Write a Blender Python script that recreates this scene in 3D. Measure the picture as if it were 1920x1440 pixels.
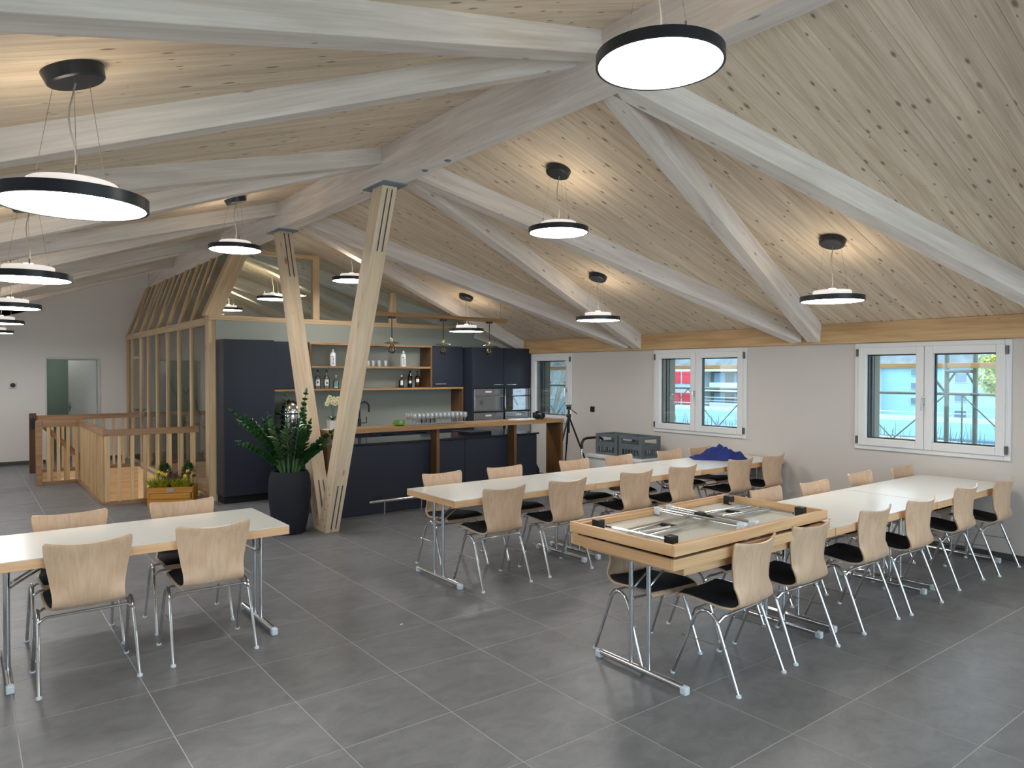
import bpy, bmesh, math, random
from mathutils import Vector, Matrix, Quaternion
random.seed(7)
R = math.radians
SC = bpy.context.scene
COL = SC.collection
for o in list(bpy.data.objects):
    bpy.data.objects.remove(o)

# ------------------------------------------------------------------ camera, world, exposure
cam_d = bpy.data.cameras.new('camera')
cam_d.sensor_fit = 'HORIZONTAL'; cam_d.sensor_width = 36.0; cam_d.lens = 1345.47 / 1920 * 36
cam_d.clip_end = 600; cam_d.clip_start = 0.05
cam = bpy.data.objects.new('camera', cam_d); COL.objects.link(cam)
YAW, PITCH, ROLL = 0.6541, 0.0157, 0.0012
fw = Vector((math.sin(YAW) * math.cos(PITCH), math.cos(YAW) * math.cos(PITCH), -math.sin(PITCH)))
rt = Vector((math.cos(YAW), -math.sin(YAW), 0)); up = rt.cross(fw)
rt2 = rt * math.cos(ROLL) + up * math.sin(ROLL); up2 = -rt * math.sin(ROLL) + up * math.cos(ROLL)
M = Matrix((rt2, up2, -fw)).transposed().to_4x4(); M.translation = (0, 0, 1.757)
cam.matrix_world = M
SC.camera = cam
world = bpy.data.worlds.new('sky'); SC.world = world; world.use_nodes = True
bg = world.node_tree.nodes['Background']
bg.inputs[0].default_value = (0.78, 0.88, 1.0, 1); bg.inputs[1].default_value = 4.2
SC.view_settings.view_transform = 'Standard'; SC.view_settings.look = 'None'
SC.view_settings.exposure = 0.17; SC.view_settings.gamma = 1.0
SC.view_settings.use_curve_mapping = False
LAMP = 29.0          # radiance of the pendant diffusers
UPL = 9.0            # radiance of the upward slot of the pendants

# ------------------------------------------------------------------ materials
def lin(c):
    c = c / 255.0
    return c / 12.92 if c <= 0.04045 else ((c + 0.055) / 1.055) ** 2.4
def rgb(r, g, b): return (lin(r), lin(g), lin(b), 1)
MATS = {}
def newmat(name):
    m = bpy.data.materials.new(name); m.use_nodes = True
    nt = m.node_tree; b = nt.nodes['Principled BSDF']
    MATS[name] = m
    return m, nt, b
def plain(name, col, rough=0.5, metal=0.0, spec=0.5, emit=None, es=0.0, var=0.0, vs=8.0, bump=0.0, bs=60.0, trans=0.0):
    m, nt, b = newmat(name)
    b.inputs['Base Color'].default_value = col; b.inputs['Roughness'].default_value = rough
    b.inputs['Metallic'].default_value = metal; b.inputs['Specular IOR Level'].default_value = spec
    b.inputs['Transmission Weight'].default_value = trans
    tc = nt.nodes.new('ShaderNodeTexCoord')
    if var > 0:
        n = nt.nodes.new('ShaderNodeTexNoise'); n.inputs['Scale'].default_value = vs; n.inputs['Detail'].default_value = 5
        nt.links.new(tc.outputs['Object'], n.inputs['Vector'])
        r = nt.nodes.new('ShaderNodeValToRGB')
        r.color_ramp.elements[0].position = 0.3; r.color_ramp.elements[1].position = 0.7
        r.color_ramp.elements[0].color = tuple(max(0, c * (1 - var)) for c in col[:3]) + (1,)
        r.color_ramp.elements[1].color = tuple(min(1, c * (1 + var)) for c in col[:3]) + (1,)
        nt.links.new(n.outputs['Fac'], r.inputs[0]); nt.links.new(r.outputs[0], b.inputs['Base Color'])
    if bump > 0:
        n2 = nt.nodes.new('ShaderNodeTexNoise'); n2.inputs['Scale'].default_value = bs; n2.inputs['Detail'].default_value = 3
        nt.links.new(tc.outputs['Object'], n2.inputs['Vector'])
        bp = nt.nodes.new('ShaderNodeBump'); bp.inputs['Strength'].default_value = bump; bp.inputs['Distance'].default_value = 0.01
        nt.links.new(n2.outputs['Fac'], bp.inputs['Height']); nt.links.new(bp.outputs[0], b.inputs['Normal'])
    if emit:
        b.inputs['Emission Color'].default_value = emit; b.inputs['Emission Strength'].default_value = es
    return m
def wood(name, c1, c2, axis='X', knots=0.0, rough=0.5, spec=0.4, along=1.2, across=16.0, rnd=0.12, kcol=(70, 45, 28), kscale=1.0, fig=0.0, k2d=False):
    """c1 dark grain, c2 light grain; grain runs along the object's own axis."""
    m, nt, b = newmat(name); L = nt.links.new; N = nt.nodes.new
    b.inputs['Roughness'].default_value = rough; b.inputs['Specular IOR Level'].default_value = spec
    tc = N('ShaderNodeTexCoord'); oi = N('ShaderNodeObjectInfo')
    mul = N('ShaderNodeMath'); mul.operation = 'MULTIPLY'; mul.inputs[1].default_value = 53.0
    L(oi.outputs['Random'], mul.inputs[0])
    add = N('ShaderNodeVectorMath'); add.operation = 'ADD'
    L(tc.outputs['Object'], add.inputs[0]); L(mul.outputs[0], add.inputs[1])
    def mapped(al, ac):
        mp = N('ShaderNodeMapping'); s = [ac, ac, ac]; s['XYZ'.index(axis)] = al
        mp.inputs['Scale'].default_value = s; L(add.outputs[0], mp.inputs['Vector']); return mp
    n1 = N('ShaderNodeTexNoise'); n1.inputs['Scale'].default_value = 1.0; n1.inputs['Detail'].default_value = 6; n1.inputs['Distortion'].default_value = 0.6 + fig
    L(mapped(along, across).outputs[0], n1.inputs['Vector'])
    n2 = N('ShaderNodeTexNoise'); n2.inputs['Scale'].default_value = 1.0; n2.inputs['Detail'].default_value = 3
    L(mapped(along * 2, across * 6).outputs[0], n2.inputs['Vector'])
    mx = N('ShaderNodeMix'); mx.data_type = 'FLOAT'; mx.inputs[0].default_value = 0.35
    L(n1.outputs['Fac'], mx.inputs[2]); L(n2.outputs['Fac'], mx.inputs[3])
    r = N('ShaderNodeValToRGB'); r.color_ramp.elements[0].position = 0.33; r.color_ramp.elements[1].position = 0.62
    r.color_ramp.elements[0].color = c1; r.color_ramp.elements[1].color = c2
    L(mx.outputs[0], r.inputs[0])
    out = r.outputs[0]
    if knots > 0:
        v = N('ShaderNodeTexVoronoi'); v.voronoi_dimensions = '2D' if k2d else '3D'; v.inputs['Scale'].default_value = 1.0; v.inputs['Randomness'].default_value = 1.0
        L(mapped(2.6 * kscale, 7.0 * kscale).outputs[0], v.inputs['Vector'])
        kr = N('ShaderNodeValToRGB'); kr.color_ramp.elements[0].position = 0.05; kr.color_ramp.elements[1].position = 0.13
        kr.color_ramp.elements[0].color = (1, 1, 1, 1); kr.color_ramp.elements[1].color = (0, 0, 0, 1)
        sep = N('ShaderNodeSeparateColor'); L(v.outputs['Color'], sep.inputs[0])
        sz = N('ShaderNodeMath'); sz.operation = 'MULTIPLY_ADD'; sz.inputs[1].default_value = 1.25; sz.inputs[2].default_value = 0.25; L(sep.outputs[1], sz.inputs[0])
        dv = N('ShaderNodeMath'); dv.operation = 'DIVIDE'; L(v.outputs['Distance'], dv.inputs[0]); L(sz.outputs[0], dv.inputs[1])
        L(dv.outputs[0], kr.inputs[0])
        gt = N('ShaderNodeMath'); gt.operation = 'GREATER_THAN'; gt.inputs[1].default_value = 1 - knots
        L(sep.outputs[0], gt.inputs[0])
        km = N('ShaderNodeMath'); km.operation = 'MULTIPLY'; L(kr.outputs[0], km.inputs[0]); L(gt.outputs[0], km.inputs[1])
        km2 = N('ShaderNodeMath'); km2.operation = 'MULTIPLY'; km2.inputs[1].default_value = 0.75; L(km.outputs[0], km2.inputs[0])
        mk = N('ShaderNodeMix'); mk.data_type = 'RGBA'
        L(km2.outputs[0], mk.inputs[0]); L(out, mk.inputs[6]); mk.inputs[7].default_value = rgb(*kcol)
        out = mk.outputs[2]
    hs = N('ShaderNodeHueSaturation'); L(out, hs.inputs['Color'])
    mr = N('ShaderNodeMapRange'); mr.inputs[3].default_value = 1 - rnd; mr.inputs[4].default_value = 1 + rnd
    L(oi.outputs['Random'], mr.inputs[0]); L(mr.outputs[0], hs.inputs['Value'])
    L(hs.outputs[0], b.inputs['Base Color'])
    bp = N('ShaderNodeBump'); bp.inputs['Strength'].default_value = 0.12; bp.inputs['Distance'].default_value = 0.004
    L(mx.outputs[0], bp.inputs['Height']); L(bp.outputs[0], b.inputs['Normal'])
    return m
def glass(name, tint=(1, 1, 1, 1), refl=1.0, rough=0.0, ior=1.45, base=0.0, sparkle_white=0.0):
    m = bpy.data.materials.new(name); m.use_nodes = True; MATS[name] = m
    nt = m.node_tree; nt.nodes.clear()
    o = nt.nodes.new('ShaderNodeOutputMaterial'); t = nt.nodes.new('ShaderNodeBsdfTransparent'); t.inputs[0].default_value = tint
    g = nt.nodes.new('ShaderNodeBsdfGlossy'); g.inputs['Roughness'].default_value = rough
    fr = nt.nodes.new('ShaderNodeFresnel'); fr.inputs['IOR'].default_value = ior
    mu = nt.nodes.new('ShaderNodeMath'); mu.operation = 'MULTIPLY_ADD'; mu.inputs[1].default_value = refl; mu.inputs[2].default_value = base; mu.use_clamp = True
    mx = nt.nodes.new('ShaderNodeMixShader')
    nt.links.new(fr.outputs[0], mu.inputs[0]); nt.links.new(mu.outputs[0], mx.inputs[0])
    nt.links.new(t.outputs[0], mx.inputs[1]); nt.links.new(g.outputs[0], mx.inputs[2]); last = mx.outputs[0]
    if sparkle_white:  # white diffuse mixed in stands for the sparkle on clear glass
        df_ = nt.nodes.new('ShaderNodeBsdfDiffuse'); df_.inputs[0].default_value = (.9, .93, .95, 1); m2 = nt.nodes.new('ShaderNodeMixShader'); m2.inputs[0].default_value = sparkle_white
        nt.links.new(last, m2.inputs[1]); nt.links.new(df_.outputs[0], m2.inputs[2]); last = m2.outputs[0]
    nt.links.new(last, o.inputs[0])
    return m
def tilemat():
    m, nt, b = newmat('floor_tile'); L = nt.links.new; N = nt.nodes.new
    tc = N('ShaderNodeTexCoord'); oi = N('ShaderNodeObjectInfo')
    mul = N('ShaderNodeMath'); mul.operation = 'MULTIPLY'; mul.inputs[1].default_value = 91.0; L(oi.outputs['Random'], mul.inputs[0])
    add = N('ShaderNodeVectorMath'); add.operation = 'ADD'; L(tc.outputs['Object'], add.inputs[0]); L(mul.outputs[0], add.inputs[1])
    mp = N('ShaderNodeMapping'); mp.inputs['Scale'].default_value = (1.0, 1.5, 1); L(add.outputs[0], mp.inputs[0])
    n = N('ShaderNodeTexNoise'); n.inputs['Scale'].default_value = 5.0; n.inputs['Detail'].default_value = 8; n.inputs['Roughness'].default_value = 0.65; n.inputs['Distortion'].default_value = 0.7
    L(mp.outputs[0], n.inputs[0])
    r = N('ShaderNodeValToRGB'); r.color_ramp.elements[0].position = 0.3; r.color_ramp.elements[1].position = 0.72
    r.color_ramp.elements[0].color = rgb(103, 104, 107); r.color_ramp.elements[1].color = rgb(127, 128, 131)
    L(n.outputs['Fac'], r.inputs[0])
    hs = N('ShaderNodeHueSaturation'); mr = N('ShaderNodeMapRange'); mr.inputs[3].default_value = 0.93; mr.inputs[4].default_value = 1.07
    L(oi.outputs['Random'], mr.inputs[0]); L(mr.outputs[0], hs.inputs['Value']); L(r.outputs[0], hs.inputs['Color']); L(hs.outputs[0], b.inputs['Base Color'])
    b.inputs['Roughness'].default_value = 0.38; b.inputs['Specular IOR Level'].default_value = 0.45
    return m
tilemat()
plain('grout', rgb(178, 178, 178), 0.9)
wood('ceiling_pine', rgb(206, 183, 156), rgb(241, 224, 201), k2d=True, knots=0.5, rough=0.6, rnd=0.05, across=22, kcol=(104, 78, 60), kscale=1.6)
wood('white_timber', rgb(212, 200, 190), rgb(240, 231, 223), knots=0.6, kscale=1.5, rough=0.6, rnd=0.04, across=14, kcol=(140, 118, 104))
wood('column_timber', rgb(208, 182, 148), rgb(234, 214, 186), knots=0.6, rough=0.55, rnd=0.02, across=12, kcol=(150, 105, 68), kscale=1.1)
wood('eaves_pine', rgb(180, 142, 96), rgb(212, 176, 130), knots=0.6, rough=0.5, rnd=0.02, across=14, kcol=(110, 66, 32), kscale=1.3)
wood('larch', rgb(196, 158, 112), rgb(226, 194, 150), axis='Z', knots=0.1, rough=0.5, rnd=0.08, across=26)
wood('larch_x', rgb(196, 158, 112), rgb(226, 194, 150), axis='X', knots=0.1, rough=0.5, rnd=0.08, across=26)
wood('screen_wood', rgb(190, 158, 118), rgb(220, 192, 154), axis='X', knots=0.05, rough=0.5, rnd=0.04, across=20)
wood('handrail_oak', rgb(138, 102, 74), rgb(176, 138, 102), axis='X', rough=0.4, rnd=0.05, across=24)
wood('dark_oak', rgb(70, 46, 30), rgb(98, 66, 44), axis='Z', rough=0.45, rnd=0.05, across=24)
wood('bar_oak', rgb(136, 98, 62), rgb(182, 142, 98), axis='X', rough=0.35, rnd=0.03, across=20, fig=0.6)
wood('bar_oak_shaded', rgb(78, 52, 31), rgb(122, 88, 56), axis='Z', rough=0.35, rnd=0.05, across=26)  # bar oak in a darker copy, shade on the upright boards put into the colour
wood('beech_edge', rgb(206, 160, 114), rgb(230, 190, 146), axis='X', rough=0.35, rnd=0.04, across=18)
wood('beech_ply', rgb(202, 168, 136), rgb(219, 189, 160), axis='Z', rough=0.33, rnd=0.05, along=3.0, across=13, fig=1.4)
wood('planter_wood', rgb(170, 112, 40), rgb(208, 150, 66), axis='X', rough=0.55, rnd=0.05, across=18)
wood('reveal_wood', rgb(96, 80, 66), rgb(150, 130, 108), axis='Z', rough=0.7, rnd=0.08, across=30)
wood('scaffold_timber', rgb(150, 116, 78), rgb(190, 152, 104), axis='Y', rough=0.7, rnd=0.05)
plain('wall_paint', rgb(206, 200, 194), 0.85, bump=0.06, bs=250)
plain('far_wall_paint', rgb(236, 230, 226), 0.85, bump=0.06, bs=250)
plain('green_paint', rgb(154, 160, 150), 0.7)
plain('corridor_green', rgb(134, 154, 140), 0.8)
plain('white_frame', rgb(226, 226, 226), 0.35)
plain('white_door', rgb(214, 216, 212), 0.4)
plain('baseboard', rgb(74, 74, 76), 0.5)
plain('navy_front', rgb(36, 42, 54), 0.45, spec=0.4)
plain('navy_top', rgb(38, 44, 54), 0.12, spec=0.6)
plain('plinth_black', rgb(18, 19, 22), 0.6)
plain('chrome', (0.72, 0.74, 0.76, 1), 0.12, metal=1.0)
plain('brushed_steel', (0.62, 0.63, 0.64, 1), 0.32, metal=1.0)
plain('galvanised', rgb(112, 120, 116), 0.6, var=0.12)
plain('steel_plate', rgb(118, 134, 150), 0.5, metal=0.2)
plain('slot_steel', rgb(74, 84, 96), 0.5, metal=0.3)
plain('black_plastic', rgb(20, 20, 22), 0.4)
plain('black_fabric', rgb(21, 26, 35), 0.9, bump=0.25, bs=400)
plain('glide_white', rgb(214, 224, 232), 0.45)
plain('laminate', rgb(224, 224, 218), 0.2, spec=0.6)
plain('laminate_under', rgb(216, 212, 200), 0.32)
plain('lamp_rim', rgb(30, 35, 43), 0.35)
plain('lamp_housing', rgb(232, 222, 214), 0.5, emit=(1.0, 0.92, 0.86, 1), es=0.55)
plain('uplight_room', rgb(255, 250, 240), 0.6, emit=(1.0, 0.80, 0.50, 1), es=60.0)
plain('grass_stalk', rgb(88, 98, 98), 0.9, var=0.3, vs=3)
plain('cable', rgb(150, 146, 140), 0.5)
plain('wire', rgb(120, 116, 110), 0.4, metal=0.5)
plain('diffuser', rgb(255, 255, 255), 0.6, emit=(1.0, 0.975, 0.94, 1), es=LAMP)
plain('uplight', rgb(255, 250, 240), 0.6, emit=(1.0, 0.86, 0.66, 1), es=UPL)
plain('hinge', rgb(96, 100, 102), 0.4, metal=0.6)
plain('seal', rgb(24, 40, 42), 0.6)
glass('pane', (0.93, 0.98, 0.98, 1), 0.8)
glass('screen_pane', (0.93, 0.96, 0.95, 1), 0.9)
glass('clear_glass', (0.985, 0.99, 0.99, 1), 1.3, 0.06, 1.5, 0.10, 0.22)
plain('oven_glass', (0.30, 0.31, 0.33, 1), 0.08, metal=0.8)
plain('black_glass', (0.42, 0.46, 0.50, 1), 0.03, metal=1.0)
plain('oven_steel', (0.30, 0.31, 0.33, 1), 0.25, metal=0.8)
plain('pot_dark', rgb(20, 25, 36), 0.75, bump=0.5, bs=40)
plain('pebbles', rgb(120, 110, 96), 0.8, var=0.5, vs=60, bump=1.0, bs=60)
plain('leaf', rgb(44, 86, 42), 0.2, spec=0.6, var=0.35, vs=9)
plain('stalk', rgb(70, 112, 58), 0.35)
plain('white_ceramic', rgb(220, 220, 216), 0.35, var=0.08, vs=40)
plain('petal', rgb(240, 232, 190), 0.5)
plain('petal_heart', rgb(200, 150, 40), 0.5)
plain('green_bowl', rgb(92, 150, 48), 0.12, spec=0.7)
plain('bottle_white', rgb(236, 238, 240), 0.25)
plain('print_blue', rgb(50, 70, 130), 0.5)
plain('label_white', rgb(230, 230, 226), 0.6)
plain('label_art', rgb(96, 92, 120), 0.6)
plain('label_teal', rgb(96, 160, 158), 0.5)
glass('bottle_clear', (0.88, 0.92, 0.92, 1), 1.4, 0.03, 1.5, 0.03, 0.04)
glass('bottle_amber', (0.52, 0.22, 0.10, 1), 1.4, 0.02, 1.5)
glass('bottle_green', (0.06, 0.14, 0.09, 1), 1.5, 0.02, 1.5)
glass('bulb_glass', (0.90, 0.80, 0.62, 1), 1.8, 0.02, 1.5)
plain('brass', (0.55, 0.45, 0.28, 1), 0.3, metal=1.0)
plain('shade_green', rgb(110, 126, 104), 0.2, metal=0.4)
plain('crate_grey', rgb(92, 102, 106), 0.5)
plain('cool_box', rgb(206, 208, 206), 0.5)
plain('navy_cloth', rgb(24, 42, 112), 0.85, var=0.3, vs=14)
plain('paper', rgb(232, 232, 232), 0.8)
plain('heather', rgb(168, 168, 44), 0.7, var=0.4, vs=20)
plain('heather_pink', rgb(120, 84, 92), 0.7, var=0.3, vs=20)
plain('conifer', rgb(44, 92, 42), 0.7, var=0.4, vs=25)
plain('flower_yellow', rgb(232, 200, 40), 0.6)
plain('flower_dark', rgb(78, 34, 34), 0.6)
plain('soil', rgb(50, 40, 32), 0.9)
plain('twig', rgb(72, 58, 48), 0.7)
plain('facade_white', rgb(176, 194, 200), 0.85)
plain('facade_blue', rgb(138, 184, 204), 0.85)
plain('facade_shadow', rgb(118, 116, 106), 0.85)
plain('shutter_red', rgb(205, 62, 76), 0.6)
plain('far_pane', rgb(90, 120, 140), 0.15)
plain('curtain_blue', rgb(120, 160, 190), 0.6)
plain('roof_gravel', rgb(128, 148, 158), 0.9, var=0.15, vs=2)
plain('grass_dry', rgb(150, 148, 126), 0.9, var=0.4, vs=1.5)
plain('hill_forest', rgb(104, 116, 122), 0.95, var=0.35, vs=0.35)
plain('tree_bark', rgb(168, 164, 148), 0.9)
plain('tree_leaf', rgb(176, 186, 92), 0.8, var=0.4, vs=3)

# ------------------------------------------------------------------ mesh helpers
class MB:
    def __init__(self): self.v = []; self.f = []
    def quadbox(self, pts):
        n = len(self.v); self.v += [tuple(p) for p in pts]
        self.f += [tuple(n + i for i in q) for q in ((0, 3, 2, 1), (4, 5, 6, 7), (0, 1, 5, 4), (1, 2, 6, 5), (2, 3, 7, 6), (3, 0, 4, 7))]
        return self
    def box(self, x0, x1, y0, y1, z0, z1):
        return self.quadbox([(x0, y0, z0), (x1, y0, z0), (x1, y1, z0), (x0, y1, z0), (x0, y0, z1), (x1, y0, z1), (x1, y1, z1), (x0, y1, z1)])
    def chbox(self, x0, x1, y0, y1, z0, z1, c):
        """box whose four top edges are chamfered by c"""
        n = len(self.v)
        self.v += [(x0, y0, z0), (x1, y0, z0), (x1, y1, z0), (x0, y1, z0), (x0, y0, z1 - c), (x1, y0, z1 - c), (x1, y1, z1 - c), (x0, y1, z1 - c),
                   (x0 + c, y0 + c, z1), (x1 - c, y0 + c, z1), (x1 - c, y1 - c, z1), (x0 + c, y1 - c, z1)]
        self.f += [tuple(n + i for i in q) for q in ((0, 3, 2, 1), (8, 9, 10, 11), (0, 1, 5, 4), (1, 2, 6, 5), (2, 3, 7, 6), (3, 0, 4, 7),
                   (4, 5, 9, 8), (5, 6, 10, 9), (6, 7, 11, 10), (7, 4, 8, 11))]
        return self
    def bar(self, p, q, w, h, upv=(0, 0, 1)):
        p = Vector(p); q = Vector(q); d = (q - p).normalized(); s = d.cross(Vector(upv)).normalized(); u = s.cross(d)
        a = s * w / 2; b = u * h / 2
        return self.quadbox([p - a - b, q - a - b, q + a - b, p + a - b, p - a + b, q - a + b, q + a + b, p + a + b])
    def tube(self, pts, r, n=10, caps=True):
        pts = [Vector(p) for p in pts]; rs = r if isinstance(r, (list, tuple)) else [r] * len(pts)
        base = len(self.v); t0 = (pts[1] - pts[0]).normalized()
        ref = Vector((0, 0, 1)) if abs(t0.z) < 0.9 else Vector((1, 0, 0))
        s = t0.cross(ref).normalized()
        for i, p in enumerate(pts):
            if i == 0: t = t0
            elif i == len(pts) - 1: t = (pts[i] - pts[i - 1]).normalized()
            else: t = ((pts[i + 1] - pts[i]).normalized() + (pts[i] - pts[i - 1]).normalized()).normalized()
            s = (s - t * s.dot(t)).normalized(); u = t.cross(s)
            for k in range(n):
                a = 2 * math.pi * k / n
                self.v.append(tuple(p + (s * math.cos(a) + u * math.sin(a)) * rs[i]))
        for i in range(len(pts) - 1):
            for k in range(n):
                a = base + i * n + k; b = base + i * n + (k + 1) % n
                self.f.append((a, b, b + n, a + n))
        if caps:
            self.f.append(tuple(base + k for k in range(n))[::-1])
            self.f.append(tuple(base + (len(pts) - 1) * n + k for k in range(n)))
        return self
    def lathe(self, prof, n=20, c=(0, 0, 0), cap0=True, cap1=True):
        base = len(self.v)
        for r, z in prof:
            for k in range(n):
                a = 2 * math.pi * k / n
                self.v.append((c[0] + r * math.cos(a), c[1] + r * math.sin(a), c[2] + z))
        for i in range(len(prof) - 1):
            for k in range(n):
                a = base + i * n + k; b = base + i * n + (k + 1) % n
                self.f.append((a, b, b + n, a + n))
        if cap0: self.f.append(tuple(base + k for k in range(n))[::-1])
        if cap1: self.f.append(tuple(base + (len(prof) - 1) * n + k for k in range(n)))
        return self
    def prism(self, poly, x0, x1, axis='X'):
        """extrude a polygon; axis X: poly=(y,z); Y: poly=(x,z); Z: poly=(x,y)"""
        n = len(self.v); k = len(poly)
        def mk(a, b, t): return {'X': (t, a, b), 'Y': (a, t, b), 'Z': (a, b, t)}[axis]
        self.v += [mk(a, b, x0) for a, b in poly] + [mk(a, b, x1) for a, b in poly]
        self.f.append(tuple(range(n, n + k))); self.f.append(tuple(range(n + 2 * k - 1, n + k - 1, -1)))
        for i in range(k):
            j = (i + 1) % k; self.f.append((n + i, n + k + i, n + k + j, n + j))
        return self
    def ico(self, c, r, sub=1, sq=(1, 1, 1), jit=0.0):
        bm = bmesh.new(); bmesh.ops.create_icosphere(bm, subdivisions=sub, radius=1.0)
        n = len(self.v)
        for v in bm.verts:
            k = 1 + random.uniform(-jit, jit)
            self.v.append((c[0] + v.co.x * r * sq[0] * k, c[1] + v.co.y * r * sq[1] * k, c[2] + v.co.z * r * sq[2] * k))
        bm.verts.index_update()
        for f in bm.faces: self.f.append(tuple(n + v.index for v in f.verts))
        bm.free(); return self
    def mesh(self, name, mat, smooth=None):
        me = bpy.data.meshes.new(name); me.from_pydata(self.v, [], self.f)
        bm = bmesh.new(); bm.from_mesh(me); bmesh.ops.recalc_face_normals(bm, faces=bm.faces); bm.to_mesh(me); bm.free()
        me.materials.append(MATS[mat] if isinstance(mat, str) else mat)
        if smooth is not None:
            me.shade_smooth(); me.set_sharp_from_angle(angle=R(smooth))
        me.update(); return me
    def build(self, name, mat, parent=None, smooth=None, bev=0, M=None):
        return link(name, self.mesh(name, mat, smooth), parent, bev, M)
def wm(o):
    m = o.matrix_basis.copy()
    while o.parent: o = o.parent; m = o.matrix_basis @ m
    return m
def link(name, data, parent=None, bev=0, M=None):
    """link an object; M is its world matrix (identity if none)"""
    o = bpy.data.objects.new(name, data); COL.objects.link(o)
    if M is not None: o.matrix_basis = M
    if parent is not None:
        o.parent = parent; o.matrix_basis = wm(parent).inverted() @ (M if M is not None else Matrix())
    if bev:
        b = o.modifiers.new('edge', 'BEVEL'); b.width = bev; b.segments = 2; b.limit_method = 'ANGLE'; b.angle_limit = R(40)
    return o
def tag(o, label, cat=None, group=None, kind=None):
    o['label'] = label
    if cat: o['category'] = cat
    if group: o['group'] = group
    if kind: o['kind'] = kind
    return o
def struct(o, label=None):
    o['kind'] = 'structure'
    if label: o['label'] = label
    return o
def empty(name, loc=(0, 0, 0), rz=0.0):
    o = bpy.data.objects.new(name, None); COL.objects.link(o); o.empty_display_size = 0.1
    o.location = loc; o.rotation_euler = (0, 0, rz); o.matrix_basis = Matrix.Translation(loc) @ Matrix.Rotation(rz, 4, 'Z'); return o
def copy_tree(o, parent=None):
    c = o.copy(); COL.objects.link(c); c.parent = parent
    for ch in o.children: copy_tree(ch, c)
    return c
def frame_m(p, q, upv=(0, 0, 1)):
    p = Vector(p); q = Vector(q); d = (q - p).normalized(); s = Vector(upv).cross(d).normalized(); u = d.cross(s)
    m = Matrix((d, s, u)).transposed().to_4x4(); m.translation = (p + q) / 2; return m
def timber(name, p, q, w, h, mat, parent=None, upv=(0, 0, 1), bev=0.003):
    """straight squared timber from p to q, own X along its length so the grain follows it"""
    l = (Vector(q) - Vector(p)).length
    return MB().box(-l / 2, l / 2, -w / 2, w / 2, -h / 2, h / 2).build(name, mat, parent, None, bev, frame_m(p, q, upv))

# ------------------------------------------------------------------ the room
XL, XR, YB, YF = -1.3, 7.78, -3.0, 16.45
RX0, RX1, RZ0 = 3.09, 3.28, 3.51         # ridge beam
SR, SL = 0.344, 0.335
def zr(x): return 3.84 - SR * (x - 3.28)
def zl(x): return 3.84 - SL * (3.10 - x)

# floor: grout bed with the stairwell left open, tiles on top
RECTS = [(XL, XR, YB, 10.8), (XL, 1.5, 10.8, 13.3), (2.64, XR, 10.8, 13.3), (XL, 1.0, 13.3, 14.95), (2.64, XR, 13.3, 14.95), (XL, XR, 14.95, YF)]
fb = MB()
for x0, x1, y0, y1 in RECTS: fb.box(x0, x1, y0, y1, -0.25, -0.0009)
floor = struct(fb.build('floor', 'grout'), 'dark grey square floor tiles with light joints')
T = 0.6
tile_me = MB().chbox(-T / 2 + .0024, T / 2 - .0024, -T / 2 + .0024, T / 2 - .0024, -.0008, 0, .0004).mesh('tile', 'floor_tile')
rest = MB()
def in_view(x, y):
    d = Vector((x, y, -1.757)); zz = d.dot(fw)
    if zz < 0.3: return False
    u = 960 + 1345 * d.dot(rt2) / zz; v = 720 - 1345 * d.dot(up2) / zz
    return -170 < u < 2090 and v < 1560
i0 = math.floor((XL - 2.0) / T); i1 = math.ceil((XR - 2.0) / T); j0 = math.floor((YB - 4.319) / T); j1 = math.ceil((YF - 4.319) / T)
for i in range(i0, i1):
    for j in range(j0, j1):
        cx, cy = 2.0 + (i + .5) * T, 4.319 + (j + .5) * T
        for x0, x1, y0, y1 in RECTS:
            a0, a1, b0, b1 = max(cx - T / 2, x0), min(cx + T / 2, x1), max(cy - T / 2, y0), min(cy + T / 2, y1)
            if a1 - a0 < .02 or b1 - b0 < .02: continue
            vis = in_view(cx, cy) and not (cx > 2.7 and cy > 10.4) and not (cx > 3.4 and cy > 8.7)
            full = a1 - a0 > T - .001 and b1 - b0 > T - .001
            if vis and full:
                o = link('tile', tile_me, floor, 0, Matrix.Translation((cx, cy, 0)))
            elif vis:
                MB().chbox(a0 - cx + .0024, a1 - cx - .0024, b0 - cy + .0024, b1 - cy - .0024, -.0008, 0, .0004).build('tile', 'floor_tile', floor, None, 0, Matrix.Translation((cx, cy, 0)))
            else:
                rest.chbox(a0 + .0024, a1 - .0024, b0 + .0024, b1 - .0024, -.0008, 0, .0004)
rest.build('tile_field', 'floor_tile', floor)['kind'] = 'stuff'

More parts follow.
